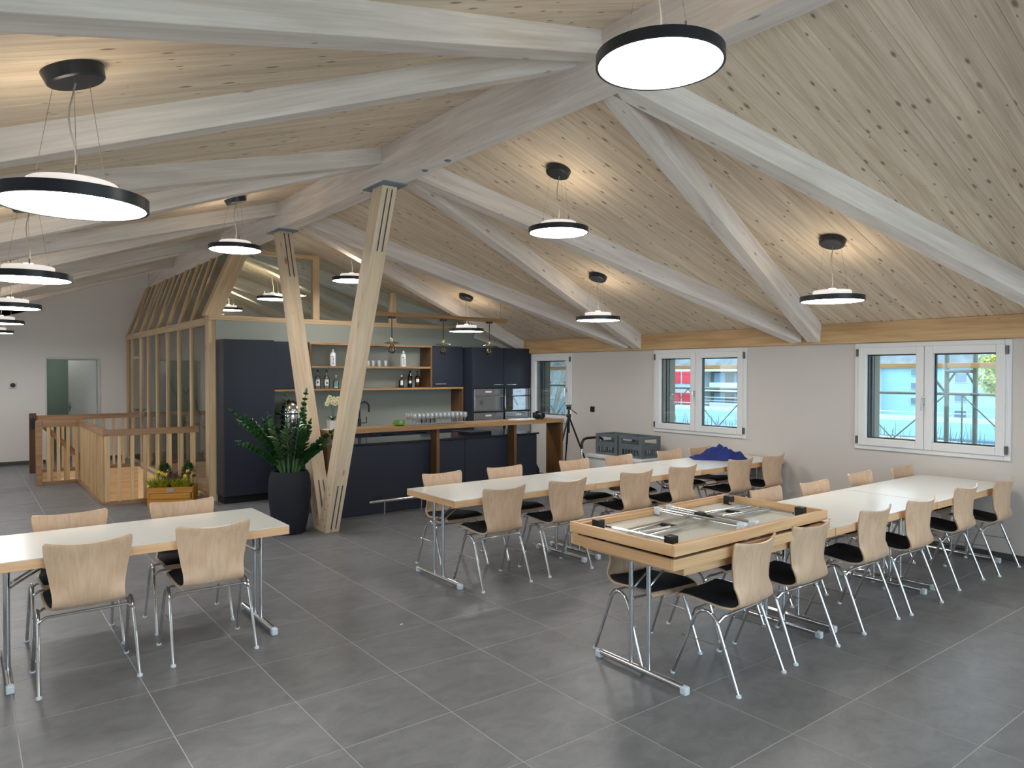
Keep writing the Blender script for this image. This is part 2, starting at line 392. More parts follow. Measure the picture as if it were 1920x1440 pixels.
# ceiling: two slopes of boards under a backing slab
def slope_ceiling(name, xa, xb, zf, label):
    pa, pb = Vector((xa, 0, zf(xa))), Vector((xb, 0, zf(xb)))
    d = (pb - pa).normalized(); nrm = Vector((d.z, 0, -d.x));
    if nrm.z < 0: nrm = -nrm
    back = MB().quadbox([(pa.x, YB - .3, pa.z + .035), (pb.x, YB - .3, pb.z + .035), (pb.x, YF + .3, pb.z + .035), (pa.x, YF + .3, pa.z + .035),
                         (pa.x, YB - .3, pa.z + .3), (pb.x, YB - .3, pb.z + .3), (pb.x, YF + .3, pb.z + .3), (pa.x, YF + .3, pa.z + .3)])
    ce = struct(back.build(name, 'ceiling_pine'), label)
    W = 0.162; L = (pb - pa).length
    me = MB()
    c = .0025; w = W / 2 - .0006
    me.prism([(-w, .03), (-w, c), (-w + c, 0), (w - c, 0), (w, c), (w, .03)], -L / 2, L / 2, 'X')
    me = me.mesh('plank', 'ceiling_pine')
    rot = Matrix((d, Vector((0, 1, 0)), d.cross(Vector((0, 1, 0))))).transposed()
    if rot.col[2].z < 0: rot = Matrix((-d, Vector((0, 1, 0)), (-d).cross(Vector((0, 1, 0))))).transposed()
    n = int((YF - YB) / W)
    for k in range(n + 1):
        m = rot.to_4x4(); m.translation = (pa + pb) / 2 + Vector((0, YB + (k + .5) * W, 0))
        link('plank', me, ce, 0, m)
    return ce
slope_ceiling('ceiling', 3.185, 8.25, zr, 'knotty pine board ceiling sloping down to the window wall')
slope_ceiling('ceiling', 3.185, -1.6, zl, 'knotty pine board ceiling sloping down to the left')

# right wall with its window openings
WINS = [(1, 8.55, 9.58, 1), (2, 5.32, 6.83, 2), (3, 2.475, 3.95, 2), (4, -0.40, 1.08, 2), (12, 11.2, 12.7, 2), (13, 13.9, 15.4, 2)]  # the pair behind the screen is added, unseen, to brighten that room
WZ0, WZ1, XO = 0.935, 2.078, 8.06
wb = MB(); ys = sorted([(a, b) for _, a, b, _ in WINS]); y = YB
for a, b in ys:
    wb.box(XR, XO, y, a, -.25, 2.7); wb.box(XR, XO, a, b, -.25, WZ0); wb.box(XR, XO, a, b, WZ1, 2.7); y = b
wb.box(XR, XO, y, YF + .3, -.25, 2.7)
struct(wb.build('wall_right', 'wall_paint'), 'off-white plastered window wall')
timb = struct(timber('trim_1', (XR - .02, YB, 2.195), (XR - .02, YF, 2.195), .06, .22, 'eaves_pine'), 'honey pine eaves beam over the windows')

def window(n, y0, y1, k):
    w = struct(empty('window_%d' % n, (XR, (y0 + y1) / 2, WZ0)))
    lab = {1: 'narrow single white window behind the bar end', 2: 'white two-sash window in the middle of the wall', 3: 'white two-sash window nearest the camera', 4: 'white two-sash window beside the camera', 12: 'unseen white two-sash window added to light the room behind the screen, nearer the kitchen', 13: 'unseen white two-sash window added to light the room behind the screen, by the end wall'}[n]
    w['label'] = lab
    f = MB(); xa, xb = XR - .022, XR + .06; g = .055
    f.box(xa, xb, y0, y0 + g, WZ0, WZ1).box(xa, xb, y1 - g, y1, WZ0, WZ1).box(xa, xb, y0 + g, y1 - g, WZ1 - g, WZ1).box(xa, xb, y0 + g, y1 - g, WZ0, WZ0 + g)
    f.build('window_frame', 'white_frame', w, None, .004)
    ya, yb, za, zb = y0 + .045, y1 - .045, WZ0 + .045, WZ1 - .045
    mid = (ya + yb) / 2 + .02
    spans = [(ya, yb)] if k == 1 else [(ya, mid - .002), (mid + .002, yb)]
    for si, (a, b) in enumerate(spans):
        s = MB(); xs0, xs1 = XR - .04, XR + .03; q = .078
        s.box(xs0, xs1, a, a + q, za, zb).box(xs0, xs1, b - q, b, za, zb).box(xs0, xs1, a + q, b - q, zb - q, zb).box(xs0, xs1, a + q, b - q, za, za + q)
        sh = s.build('sash', 'white_frame', w, None, .005)
        MB().box(XR + .008, XR + .012, a + q, b - q, za + q, zb - q).build('pane', 'pane', sh)
        e = MB(); t = .012
        e.box(XR + .013, XR + .045, a + q, a + q + t, za + q, zb - q).box(XR + .013, XR + .045, b - q - t, b - q, za + q, zb - q)
        e.box(XR + .013, XR + .045, a + q, b - q, za + q, za + q + t).box(XR + .013, XR + .045, a + q, b - q, zb - q - t, zb - q)
        e.build('glazing_seal', 'seal', sh)
    for yy in ([y0 + .03] if k == 1 else [y0 + .03, y1 - .03]):
        for zz in (WZ0 + .10, WZ1 - .10):
            MB().box(XR - .046, XR - .02, yy - .011, yy + .011, zz - .04, zz + .04).build('hinge', 'hinge', w, None, .003)
    hy = (y1 - .085) if k == 1 else mid
    if n == 1: hy = y0 + .09
    h = MB().box(XR - .05, XR - .04, hy - .014, hy + .014, 1.44, 1.53).build('handle_plate', 'brushed_steel', w, None, .003)
    MB().tube([(XR - .05, hy, 1.505), (XR - .085, hy, 1.505), (XR - .092, hy, 1.49), (XR - .092, hy, 1.38)], .009, 8).build('lever', 'brushed_steel', h, 40)
    MB().box(XR + .065, XO - .09, y1 - .10, y1, WZ0, WZ1).build('reveal_board', 'reveal_wood', w)
    MB().box(XO - .15, XO - .11, y1 - .115, y1 - .101, WZ0, WZ1).build('guide_rail', 'slot_steel', w)
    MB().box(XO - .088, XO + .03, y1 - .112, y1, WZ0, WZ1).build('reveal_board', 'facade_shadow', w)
    MB().box(XR + .065, XO + .03, y0, y0 + .10, WZ0, WZ1).build('reveal_board', 'reveal_wood', w)
    MB().box(XR + .06, XO + .06, y0, y1, WZ0 - .02, WZ0 + .02).build('outer_sill', 'galvanised', w)
for a in WINS: window(*a)

# far wall, door opening, corridor
DX0, DX1, DZ = 1.27, 2.21, 2.04
fwall = MB().box(XL, DX0, YF, YF + .2, -.25, 3.0).box(DX1, XR, YF, YF + .2, -.25, 2.2).box(DX0, DX1, YF, YF + .2, DZ, 3.0)
fwall.prism([(XL, 2.2), (DX0, 3.0), (DX0, 3.3), (XL, 2.5)], YF, YF + .2, 'Y')
fwall.prism([(DX0 - .001, 3.0), (DX1, 3.0), (DX1, 2.2), (XR, 2.2), (XR, 2.5), (3.2, 4.0), (DX0 - .001, 3.3)], YF, YF + .2, 'Y')
struct(fwall.build('wall_far', 'far_wall_paint'), 'plain grey-white end wall with the open door')
lw = MB(); y = YB
LWINS = [(5, -.40, 1.08), (6, 2.475, 3.95), (7, 5.32, 6.83), (8, 8.2, 9.7), (10, 11.1, 12.6), (11, 13.9, 15.4)]  # farthest two are added out of view to bring daylight onto the end wall
for _, a, b in LWINS:
    lw.box(XL - .2, XL, y, a, -.25, 2.6).box(XL - .2, XL, a, b, -.25, WZ0).box(XL - .2, XL, a, b, WZ1, 2.6); y = b
lw.box(XL - .2, XL, y, YF + .2, -.25, 2.6)
struct(lw.build('wall_left', 'wall_paint'), 'off-white side wall')
for n, a, b in LWINS:
    w = struct(empty('window_%d' % n, (XL, (a + b) / 2, WZ0)), 'unseen white window in the side wall left of the camera'); m_ = (a + b) / 2
    f = MB(); x0, x1 = XL - .12, XL - .05
    for u0, u1 in ((a, a + .1), (m_ - .07, m_ + .07), (b - .1, b)): f.box(x0, x1, u0, u1, WZ0, WZ1)
    for v0, v1 in ((WZ0, WZ0 + .1), (WZ1 - .1, WZ1)): f.box(x0, x1, a, b, v0, v1)
    f.build('window_frame', 'white_frame', w)
    for u0, u1 in ((a + .1, m_ - .07), (m_ + .07, b - .1)): MB().box(XL - .09, XL - .085, u0, u1, WZ0 + .1, WZ1 - .1).build('pane', 'pane', w)
# glazed end wall behind the camera
GX0, GX1, GZ0, GZ1 = -1.0, 7.4, .08, 2.55
struct(MB().box(XL - .2, GX0, YB - .2, YB, -.25, 4.2).box(GX1, XO, YB - .2, YB, -.25, 4.2).box(GX0, GX1, YB - .2, YB, -.25, GZ0).box(GX0, 1.1, YB - .2, YB, GZ1, 4.2).box(5.3, GX1, YB - .2, YB, GZ1, 4.2).box(1.1, 5.3, YB - .2, YB, GZ1, GZ1 + .1).box(1.1, 5.3, YB - .2, YB, 3.3, 4.2).build('wall_back', 'wall_paint'), 'off-white end wall behind the camera')
w = struct(empty('window_9', (3.2, YB, GZ0)), 'wide glazed front behind the camera')
f = MB()
for k in range(8):
    x = GX0 + (GX1 - GX0) * k / 7; f.box(x - .04, x + .04, YB - .14, YB - .06, GZ0, GZ1)
f.box(GX0, GX1, YB - .14, YB - .06, GZ0, GZ0 + .08).box(GX0, GX1, YB - .14, YB - .06, GZ1 - .08, GZ1)
for k in range(4):
    x = 1.1 + 4.2 * k / 3; f.box(x - .04, x + .04, YB - .14, YB - .06, GZ1 + .1, 3.3)
    if k < 3: MB().box(x + .04, x + 1.36, YB - .105, YB - .10, GZ1 + .1, 3.3).build('pane', 'pane', w)
f.build('window_frame', 'white_frame', w)
for k in range(7):
    x = GX0 + (GX1 - GX0) * k / 7; MB().box(x + .04, x + (GX1 - GX0) / 7 - .04, YB - .105, YB - .10, GZ0 + .08, GZ1 - .08).build('pane', 'pane', w)
corr = MB().box(.2, 3.0, 18.6, 18.7, -.05, 2.6).box(.1, .2, YF + .2, 18.7, -.05, 2.6).box(3.0, 3.1, YF + .2, 18.7, -.05, 2.6)
struct(corr.build('wall_corridor', 'corridor_green'), 'sage green corridor wall seen through the open door')
struct(MB().box(.1, 3.1, YF, 18.7, -.25, 0).build('floor', 'floor_tile'), 'grey corridor floor beyond the door')
struct(MB().box(.1, 3.1, YF + .2, 18.7, 2.6, 2.7).build('ceiling', 'white_frame'), 'white corridor ceiling')
dr = struct(empty('door_1', (DX1, YF, 0))); dr['label'] = 'white door standing ajar in the end wall'
df = MB().box(DX0 - .0, DX0 + .03, YF - .01, YF + .2, 0, DZ).box(DX1 - .03, DX1, YF - .01, YF + .2, 0, DZ).box(DX0 + .03, DX1 - .03, YF - .01, YF + .2, DZ - .03, DZ)
df.build('door_frame', 'white_door', dr, None, .003)
ml = Matrix.Translation((DX1 - .04, YF + .2, 0)) @ Matrix.Rotation(R(-62), 4, 'Z')
leaf = MB().box(-.86, 0, -.02, .02, .01, DZ - .04).build('door_leaf', 'white_door', dr, None, .003, ml)
MB().box(-.82, -.785, -.03, -.02, .95, 1.13).tube([(-.80, -.03, 1.05), (-.80, -.06, 1.05), (-.69, -.065, 1.05)], .01, 8).build('handle', 'brushed_steel', leaf, 40, 0, ml)
struct(MB().box(XL, DX0, YF - .012, YF, 0, .07).box(DX1, 2.6, YF - .012, YF, 0, .07).build('baseboard_far', 'baseboard'), 'dark grey tile skirting on the end wall')
struct(MB().box(XR - .012, XR, YB, 9.55, 0, .065).build('baseboard_right', 'baseboard'), 'dark grey tile skirting under the windows')
th = empty('thermostat', (.76, YF - .002, 1.51)); tag(th, 'small square thermostat on the end wall left of the door', 'thermostat')
MB().box(.70, .82, YF - .022, YF, 1.45, 1.57).build('plate', 'white_door', th, None, .006)
MB().lathe([(.042, 0), (.042, .012), (.036, .016)], 20).build('dial', 'black_plastic', th, 30, 0, Matrix.Translation((.76, YF - .022, 1.51)) @ Matrix.Rotation(R(90), 4, 'X'))

# ridge beam and rafters
rb = MB().box(-(YF - YB) / 2, (YF - YB) / 2, -.095, .095, -.18, .18).build('ridge_beam', 'white_timber', None, None, .004,
     frame_m((3.185, YB, 3.69), (3.185, YF, 3.69)))
tag(rb, 'long whitewashed glulam ridge beam running along the roof peak', 'beam')
for yy in (5.05, 5.42):
    MB().lathe([(.028, 0), (.028, .004), (.012, .004), (.012, .012)], 14).build('bolt', 'steel_plate', rb, 30, 0, Matrix.Translation((3.2, yy, RZ0)) @ Matrix.Rotation(R(180), 4, 'X'))
ORD = ['first', 'second', 'third', 'fourth', 'fifth', 'sixth', 'seventh', 'eighth', 'ninth', 'tenth', 'eleventh', 'twelfth', 'thirteenth', 'fourteenth']
nodes = [3.33 + 2.71 * k for k in range(-1, 5)]
rr = []; lr = []
RW = .145
for k, yk in enumerate(nodes):
    rr.append(((3.27, yk + .03), (XR - .03, yk + .98 + .10)))
    rr.append(((3.27, yk + .03), (XR - .03, yk - 1.42)))
    lr.append(((3.10, yk + .11), (XL + .02, yk + .99)))
    lr.append(((3.10, yk + (.06 if k > 1 else -.11)), (XL + .02, yk + (-1.50 if k > 1 else -1.38))))
def rafters(lst, zf, side, sl, RH):
    lst = [(a, b) for a, b in lst if YB < b[1] < YF - .1]
    lst.sort(key=lambda t: t[0][1] + t[1][1]); c = 0
    for a, b in lst:
        p = Vector((a[0], a[1], zf(a[0]) - RH / 2 - .002)); q = Vector((b[0], b[1], zf(b[0]) - RH / 2 - .002))
        upv = Vector((sl, 0, 1)).normalized()
        o = timber('rafter', p, q, RW, RH, 'white_timber', None, upv, .004)
        vis = b[1] > -.5
        tag(o, 'whitewashed rafter, %s from the camera on the %s side of the ridge' % (ORD[c], side), 'beam', 'roof rafters'); c += 1
rafters(rr, zr, 'window', SR, .20); rafters(lr, zl, 'left', -SL, .145)

# V column under the ridge
vc = empty('timber_column', (3.21, 7.5, 0)); tag(vc, 'V-shaped knotty timber column standing before the bar', 'column')
def vleg(y_top, y_bot, s):
    p = Vector((3.215, y_bot, 0)); q = Vector((3.185, y_top, RZ0 - .012)); l = (q - p).length
    # prism with horizontal ends
    w = .078; d = .10; m = MB()
    m.quadbox([(p.x - w, p.y - d, 0), (p.x + w, p.y - d, 0), (p.x + w, p.y + d, 0), (p.x - w, p.y + d, 0),
               (q.x - w, q.y - d, q.z), (q.x + w, q.y - d, q.z), (q.x + w, q.y + d, q.z), (q.x - w, q.y + d, q.z)])
    M0 = frame_m(p, q, (0, 1, 0)); inv = M0.inverted()
    m.v = [tuple(inv @ Vector(v)) for v in m.v]
    lg = m.build('leg', 'column_timber', vc, None, .004, M0)
    dirv = (q - p)
    for f0, f1 in ((.012, .155), (.835, .993)):
        for dx in (-.022, .030):
            a = p + dirv * f0 + Vector((dx, -d - .0015, 0)); b = p + dirv * f1 + Vector((dx, -d - .0015, 0))
            MB().bar(a, b, .011, .006, (0, 1, 0)).build('slot_plate', 'slot_steel', lg)
    for k in range(8):
        a = p + dirv * (.02 + .03 * (k % 4) + .005 * k) + Vector((-w - .001, -.05 + .06 * (k // 4), 0))
        MB().box(a.x - .001, a.x + .001, a.y - .007, a.y + .007, a.z - .012, a.z + .012).build('dowel', 'handrail_oak', lg)
    return lg
vleg(6.13, 7.535, -1); vleg(8.85, 7.665, 1)
for yy in (6.13, 8.85):
    MB().box(3.06, 3.31, yy - .22, yy + .22, RZ0 - .013, RZ0 - .001).build('head_plate', 'steel_plate', vc, None, .002)

# ------------------------------------------------------------------ kitchen wall, gable glazing, glazed screen
KY = 10.2
struct(MB().box(2.74, XR, KY, KY + .12, 0, 2.47).build('wall_kitchen', 'green_paint'), 'sage green wall behind the kitchen units')
gg = empty('gable_glazing', (4.3, KY, 2.47)); tag(gg, 'timber-framed glazing between the green kitchen wall and the roof', 'glazing')
timber('sill_rail', (2.66, KY + .06, 2.505), (7.1, KY + .06, 2.505), .13, .068, 'screen_wood', gg)
timber('post', (4.18, KY + .06, 2.54), (4.18, KY + .06, 3.42), .10, .085, 'screen_wood', gg, (0, 1, 0))
timber('post', (5.46, KY + .06, 2.54), (5.46, KY + .06, 3.02), .10, .085, 'screen_wood', gg, (0, 1, 0))
timber('header', (3.14, KY + .06, 3.45), (4.23, KY + .06, 3.45), .09, .06, 'screen_wood', gg)
def tri_pane(x0, x1):
    z0 = 2.54; za = min(zr(max(x0, 3.28)) - .03, 3.48 if x0 < 4 else 9); zb = zr(x1) - .03
    return [(x0, z0), (x1, z0), (x1, max(zb, z0 + .01)), (x0, za)]
for x0, x1 in ((3.2, 4.135), (4.225, 5.415), (5.505, 7.0)):
    MB().prism(tri_pane(x0, x1), KY + .06, KY + .066, 'Y').build('pane', 'pane', gg)
MB().prism([(2.80, 2.54), (3.2, 2.54), (3.2, 3.48), (3.15, 3.48)], KY + .06, KY + .066, 'Y').build('pane', 'pane', gg)

gs = empty('glazed_screen', (2.70, 13.3, 0)); tag(gs, 'timber and glass screen leaning up to the ridge behind the stair', 'partition')
SX = 2.70; RZT = 2.46
PY = [10.56, 11.29, 12.06, 12.85, 13.63, 14.38, 15.07, 15.92]
timber('end_post', (SX, 10.31, 0), (SX, 10.31, 2.52), .09, .17, 'screen_wood', gs, (0, 1, 0))
timber('rail', (SX, 10.40, RZT), (SX, YF - .02, RZT), .09, .10, 'screen_wood', gs)
timber('sole_plate', (SX, 10.40, .03), (SX, 14.98, .03), .09, .06, 'screen_wood', gs)
for y in PY[1:]:
    timber('post', (SX, y, .0), (SX, y, RZT - .05), .05, .085, 'screen_wood', gs, (0, 1, 0))
timber('post', (SX, YF - .05, 0), (SX, YF - .05, RZT - .05), .06, .085, 'screen_wood', gs, (0, 1, 0))
timber('door_head', (SX, 15.10, 2.04), (SX, 15.90, 2.04), .06, .05, 'screen_wood', gs)
b0 = Vector((SX, 0, RZT + .05)); b1 = Vector((3.06, 0, RZ0 - .02))
edges = [10.40] + PY[1:] + [YF - .05]
for a, b in zip(edges[:-1], edges[1:]):
    pn = MB().box(SX - .004, SX + .004, a + .03, b - .03, .06, RZT - .05).build('pane', 'screen_pane', gs)
    MB().quadbox([(b0.x - .003, a + .03, b0.z), (b0.x + .003, a + .03, b0.z), (b0.x + .003, b - .03, b0.z), (b0.x - .003, b - .03, b0.z),
                  (b1.x - .003, a + .03, b1.z), (b1.x + .003, a + .03, b1.z), (b1.x + .003, b - .03, b1.z), (b1.x - .003, b - .03, b1.z)]).build('upper_pane', 'screen_pane', gs)
for y in PY[1:] + [YF - .05]:
    timber('slat', b0 + Vector((0, y, 0)), b1 + Vector((0, y + .28 if y < 16 else y, 0)), .045, .085, 'screen_wood', gs, (0, 1, 0))
timber('end_slat', Vector((SX, 10.31, 2.50)), Vector((3.12, 10.31, RZ0 - .01)), .20, .17, 'screen_wood', gs, (0, 1, 0))
MB().box(SX - .06, SX - .045, 15.12, 15.14, 1.02, 1.06).tube([(SX - .055, 15.13, 1.05), (SX - .09, 15.13, 1.05), (SX - .09, 15.24, 1.05)], .009, 8).build('door_handle', 'black_plastic', gs, 40)
# bare branch motif standing just inside the glass
def wig(pts, r):
    return MB().tube(pts, r, 6)
for pts in ([(SX + .06, 13.2, 1.75), (SX + .06, 12.95, 1.62), (SX + .06, 12.8, 1.45), (SX + .06, 12.55, 1.38), (SX + .06, 12.35, 1.12), (SX + .06, 12.05, .98), (SX + .06, 12.2, .85), (SX + .06, 13.1, .72), (SX + .06, 13.8, .68)],
            [(SX + .06, 12.5, 1.42), (SX + .06, 12.2, 1.5), (SX + .06, 11.95, 1.42), (SX + .06, 11.75, 1.5), (SX + .06, 11.5, 1.45), (SX + .06, 11.2, 1.2), (SX + .06, 10.95, 1.02)],
            [(SX + .06, 12.05, .98), (SX + .06, 11.6, .97), (SX + .06, 11.2, 1.0), (SX + .06, 10.8, .96)]):
    b = wig(pts, .011).build('bare_branch', 'twig', None, 40)
    tag(b, {9: 'longest crooked bare branch behind the glazed screen', 7: 'upper zigzag bare branch behind the glazed screen', 4: 'short level bare branch low behind the glazed screen'}[len(pts)], 'branch', 'branches behind the glass')
# low cupboard and white boxes in the room behind the screen
sb = empty('sideboard', (3.6, 13.0, 0)); tag(sb, 'pale sideboard in the room behind the glazed screen', 'cabinet')
MB().box(4.3, 4.75, 10.9, 13.6, 0, .92).build('body', 'white_door', sb, None, .004)
MB().box(4.26, 4.75, 10.86, 13.64, .92, .95).build('top', 'screen_wood', sb, None, .003)
for k in range(4): MB().box(4.282, 4.298, 10.93 + k * .67, 11.56 + k * .67, .1, .9).build('door', 'white_frame', sb, None, .003)
pb = MB().box(4.35, 4.6, 11.2, 11.5, .95, 1.18).build('storage_box', 'bottle_white', None, None, .004); tag(pb, 'white box on the sideboard behind the glass', 'box')

# ------------------------------------------------------------------ stairwell and its railing
sw = MB().box(2.60, 2.638, 10.842, 14.90, -2.8, -.004).box(1.502, 2.638, 10.802, 10.84, -2.8, -.004).box(1.502, 1.54, 10.842, 13.302, -2.8, -.004).box(1.002, 1.54, 13.302, 13.34, -2.8, -.004)
struct(sw.build('wall_stairwell', 'larch_x'), 'pine lining of the stairwell')
struct(MB().box(1.002, 2.638, 14.908, 14.948, -2.8, -.004).build('wall_stairwell', 'larch_x'), 'pine lining on the far side of the stairwell')
st = empty('staircase', (1.0, 14.1, -.1)); tag(st, 'wooden stair going down inside the balustrade', 'stairs')
for k in range(6):
    MB().box(1.02 + .26 * k, 1.02 + .26 * k + .29, 13.35, 14.90, -.2 - .18 * k, -.16 - .18 * k).build('tread', 'larch_x', st, None, .004)
MB().box(1.56, 2.58, 10.86, 13.33, -1.34, -1.30).build('landing', 'larch_x', st)
# balustrade
bl = empty('balustrade', (1.5, 10.75, 0)); tag(bl, 'pale spruce balustrade with oak handrails around the stair opening', 'railing')
timber('handrail', (1.47, 10.75, .955), (2.65, 10.75, .955), .06, .085, 'handrail_oak', bl)
timber('handrail', (1.50, 10.79, .955), (1.50, 13.30, .955), .06, .085, 'handrail_oak', bl)
timber('handrail', (.93, 13.33, .955), (1.53, 13.33, .955), .06, .115, 'handrail_oak', bl)
timber('handrail', (.95, 15.0, .955), (2.65, 15.0, .955), .06, .085, 'handrail_oak', bl)
timber('curb', (1.45, 10.76, .02), (2.62, 10.76, .02), .05, .05, 'handrail_oak', bl)
timber('curb', (1.475, 10.79, .02), (1.475, 13.30, .02), .05, .05, 'handrail_oak', bl)
timber('curb', (.98, 13.325, .02), (1.45, 13.325, .02), .05, .05, 'handrail_oak', bl)
timber('curb', (1.0, 15.0, .03), (2.62, 15.0, .03), .05, .06, 'handrail_oak', bl)
def bal(x, y, w=.04, d=.04, z0=.045, z1=.912, mat='larch'):
    MB().box(x - w / 2, x + w / 2, y - d / 2, y + d / 2, z0, z1).build('baluster', mat, bl, None, .002)
bal(1.513, 10.75, .06, .05)
for k in range(1, 8): bal(1.50 + .155 * k, 10.75, .042)
for k in range(19): bal(1.50, 10.88 + .13 * k)
for x in (1.07, 1.20, 1.33, 1.45): bal(x, 13.33, .045, .04, .045, .90)
for k in range(10): bal(1.10 + .16 * k, 15.0)
MB().box(.90, .98, 13.27, 13.36, 0, 1.0).build('newel_post', 'handrail_oak', bl, None, .004)
MB().box(.92, 1.02, 14.93, 15.03, 0, 1.04).build('newel_post', 'dark_oak', bl, None, .004)
MB().box(.935, 1.005, 14.918, 14.93, .78, .96).build('switch_plate', 'black_plastic', bl, None, .003)
timber('sloping_handrail', (1.02, 13.45, .90), (1.60, 13.45, .29), .05, .075, 'handrail_oak', bl)
for k in range(3): bal(1.12 + .18 * k, 13.45, .035, .035, -.35 - .18 * k, .78 - .19 * k)

# ------------------------------------------------------------------ kitchen units
def handle(x0, x1, y, z, parent, m=None):
    return MB().box(x0, x1, y - .022, y - .014, z - .006, z + .006).box(x0, x0 + .008, y - .016, y, z - .005, z + .005).box(x1 - .008, x1, y - .016, y, z - .005, z + .005).build('handle', 'chrome', parent)
tc_ = empty('tall_cabinet', (3.08, 10.0, 0)); tag(tc_, 'tall flat navy cabinet at the left end of the kitchen', 'cabinet')
MB().box(2.745, 3.42, 9.862, KY - .003, .1, 2.2).build('body', 'navy_front', tc_, None, .003)
MB().box(2.76, 3.40, 9.90, KY - .01, 0, .1).build('plinth', 'plinth_black', tc_)
dd = MB().box(2.748, 3.418, 9.84, 9.862, .105, 2.198).build('door', 'navy_front', tc_, None, .002); handle(3.20, 3.33, 9.84, .90, dd)
wc = empty('wall_cabinet', (3.68, 10.0, 1.5)); tag(wc, 'navy wall cupboard between the tall cabinet and the open shelf', 'cabinet')
MB().box(3.425, 3.925, 9.89, KY - .003, 1.525, 2.19).build('body', 'navy_front', wc, None, .003)
MB().box(3.427, 3.923, 9.872, 9.89, 1.527, 2.188).build('door', 'navy_front', wc, None, .002)
sh = empty('open_shelf', (4.95, 10.0, 1.5)); tag(sh, 'open oak wall shelf with bottles in front of the green wall', 'shelf')
timber('top_board', (3.93, 10.03, 2.172), (5.96, 10.03, 2.172), .33, .03, 'bar_oak', sh)
timber('middle_board', (3.96, 10.03, 1.835), (5.93, 10.03, 1.835), .33, .03, 'bar_oak', sh)
timber('bottom_board', (3.425, 10.03, 1.505), (6.555, 10.03, 1.505), .33, .03, 'bar_oak', sh)
MB().box(3.93, 3.96, 9.865, KY - .003, 1.52, 2.157).build('side_board', 'bar_oak_shaded', sh, None, .002)
MB().box(5.93, 5.96, 9.865, KY - .003, 1.52, 2.157).build('side_board', 'bar_oak_shaded', sh, None, .002)
MB().box(6.525, 6.555, 9.865, KY - .003, .92, 1.49).build('side_board', 'bar_oak_shaded', sh, None, .002)
wc2 = empty('wall_cabinet', (6.25, 10.0, 1.5)); tag(wc2, 'navy wall cupboard between the open shelf and the ovens', 'cabinet')
MB().box(5.965, 6.552, 9.89, KY - .003, 1.525, 2.185).build('body', 'navy_front', wc2, None, .003)
d2 = MB().box(5.967, 6.55, 9.872, 9.89, 1.527, 2.183).build('door', 'navy_front', wc2, None, .002); handle(6.01, 6.21, 9.872, 1.575, d2)
# base units and worktop along the wall
bx = [3.425, 4.05, 4.75, 5.27, 5.90, 6.56]
blab = ['under the coffee machine', 'left of the tap', 'below the tap', 'behind the wine glasses', 'beside the oven column']
for k in range(5):
    c = empty('base_cabinet', ((bx[k] + bx[k + 1]) / 2, 9.9, 0)); tag(c, 'navy base cabinet with drawers ' + blab[k], 'cabinet', 'base cabinets along the kitchen wall')
    x0, x1 = bx[k] + .002, bx[k + 1] - .002
    MB().box(x0, x1, 9.622, KY - .004, .1, .88).build('body', 'navy_front', c); MB().box(x0, x1, 9.66, KY - .01, 0, .1).build('plinth', 'plinth_black', c)
    for z0, z1 in ((.69, .876), (.40, .686), (.105, .396)):
        q = MB().box(x0 + .002, x1 - .002, 9.60, 9.62, z0, z1).build('drawer', 'navy_front', c, None, .002)
        xm = (x0 + x1) / 2; handle(xm - .09, xm + .09, 9.60, z1 - .04, q)
wt = MB().box(3.425, 6.523, 9.585, KY - .003, .88, .915).build('worktop', 'navy_top', None, None, .003); tag(wt, 'dark worktop along the green kitchen wall', 'worktop')
# oven columns
for k, (x0, x1) in enumerate(((6.565, 7.19), (7.19, XR - .015))):
    t = empty('oven_column', ((x0 + x1) / 2, 9.9, 0)); tag(t, ['tall navy oven column with two steel-grey ovens', 'tall navy appliance column in the corner reflecting the window'][k], 'cabinet')
    MB().box(x0 + .001, x1 - .001, 9.622, KY - .003, .1, 2.17).build('body', 'navy_front', t, None, .003); MB().box(x0 + .01, x1 - .01, 9.66, KY - .01, 0, .1).build('plinth', 'plinth_black', t)
    d = MB().box(x0 + .004, x1 - .004, 9.60, 9.62, 1.505, 2.168).build('upper_door', 'navy_front', t, None, .002)
    handle(*((x1 - .22, x1 - .02) if k == 0 else (x0 + .05, x0 + .24)), 9.60, 1.56, d)
    for z0, z1 in ((1.125, 1.49), (.62, 1.10)):
        o = MB().box(x0 + .02, x1 - .02, 9.595, 9.62, z0, z1).build('oven', 'oven_steel' if k == 0 else 'black_glass', t, None, .003)
        MB().box(x0 + .02, x1 - .02, 9.588, 9.595, z1 - .10, z1 - .003).build('control_panel', 'oven_glass' if k == 0 else 'black_glass', o, None, .002)
        MB().box(x0 + .24, x0 + .36, 9.586, 9.588, z1 - .06, z1 - .035).build('display', 'label_white', o)
        MB().box(x0 + .03, x1 - .03, 9.586, 9.595, z0 + .02, z1 - .115).build('oven_door', 'oven_glass' if k == 0 else 'black_glass', o, None, .002)
        MB().tube([(x0 + .04, 9.565, z1 - .125), (x1 - .04, 9.565, z1 - .125)], .007, 8).box(x0 + .06, x0 + .07, 9.565, 9.59, z1 - .13, z1 - .12).box(x1 - .07, x1 - .06, 9.565, 9.59, z1 - .13, z1 - .12).build('oven_handle', 'black_plastic' if k else 'brushed_steel', o, 40)
    d = MB().box(x0 + .004, x1 - .004, 9.60, 9.62, .105, .60).build('lower_drawer', 'navy_front', t, None, .002); handle((x0 + x1) / 2 - .1, (x0 + x1) / 2 + .1, 9.60, .55, d)
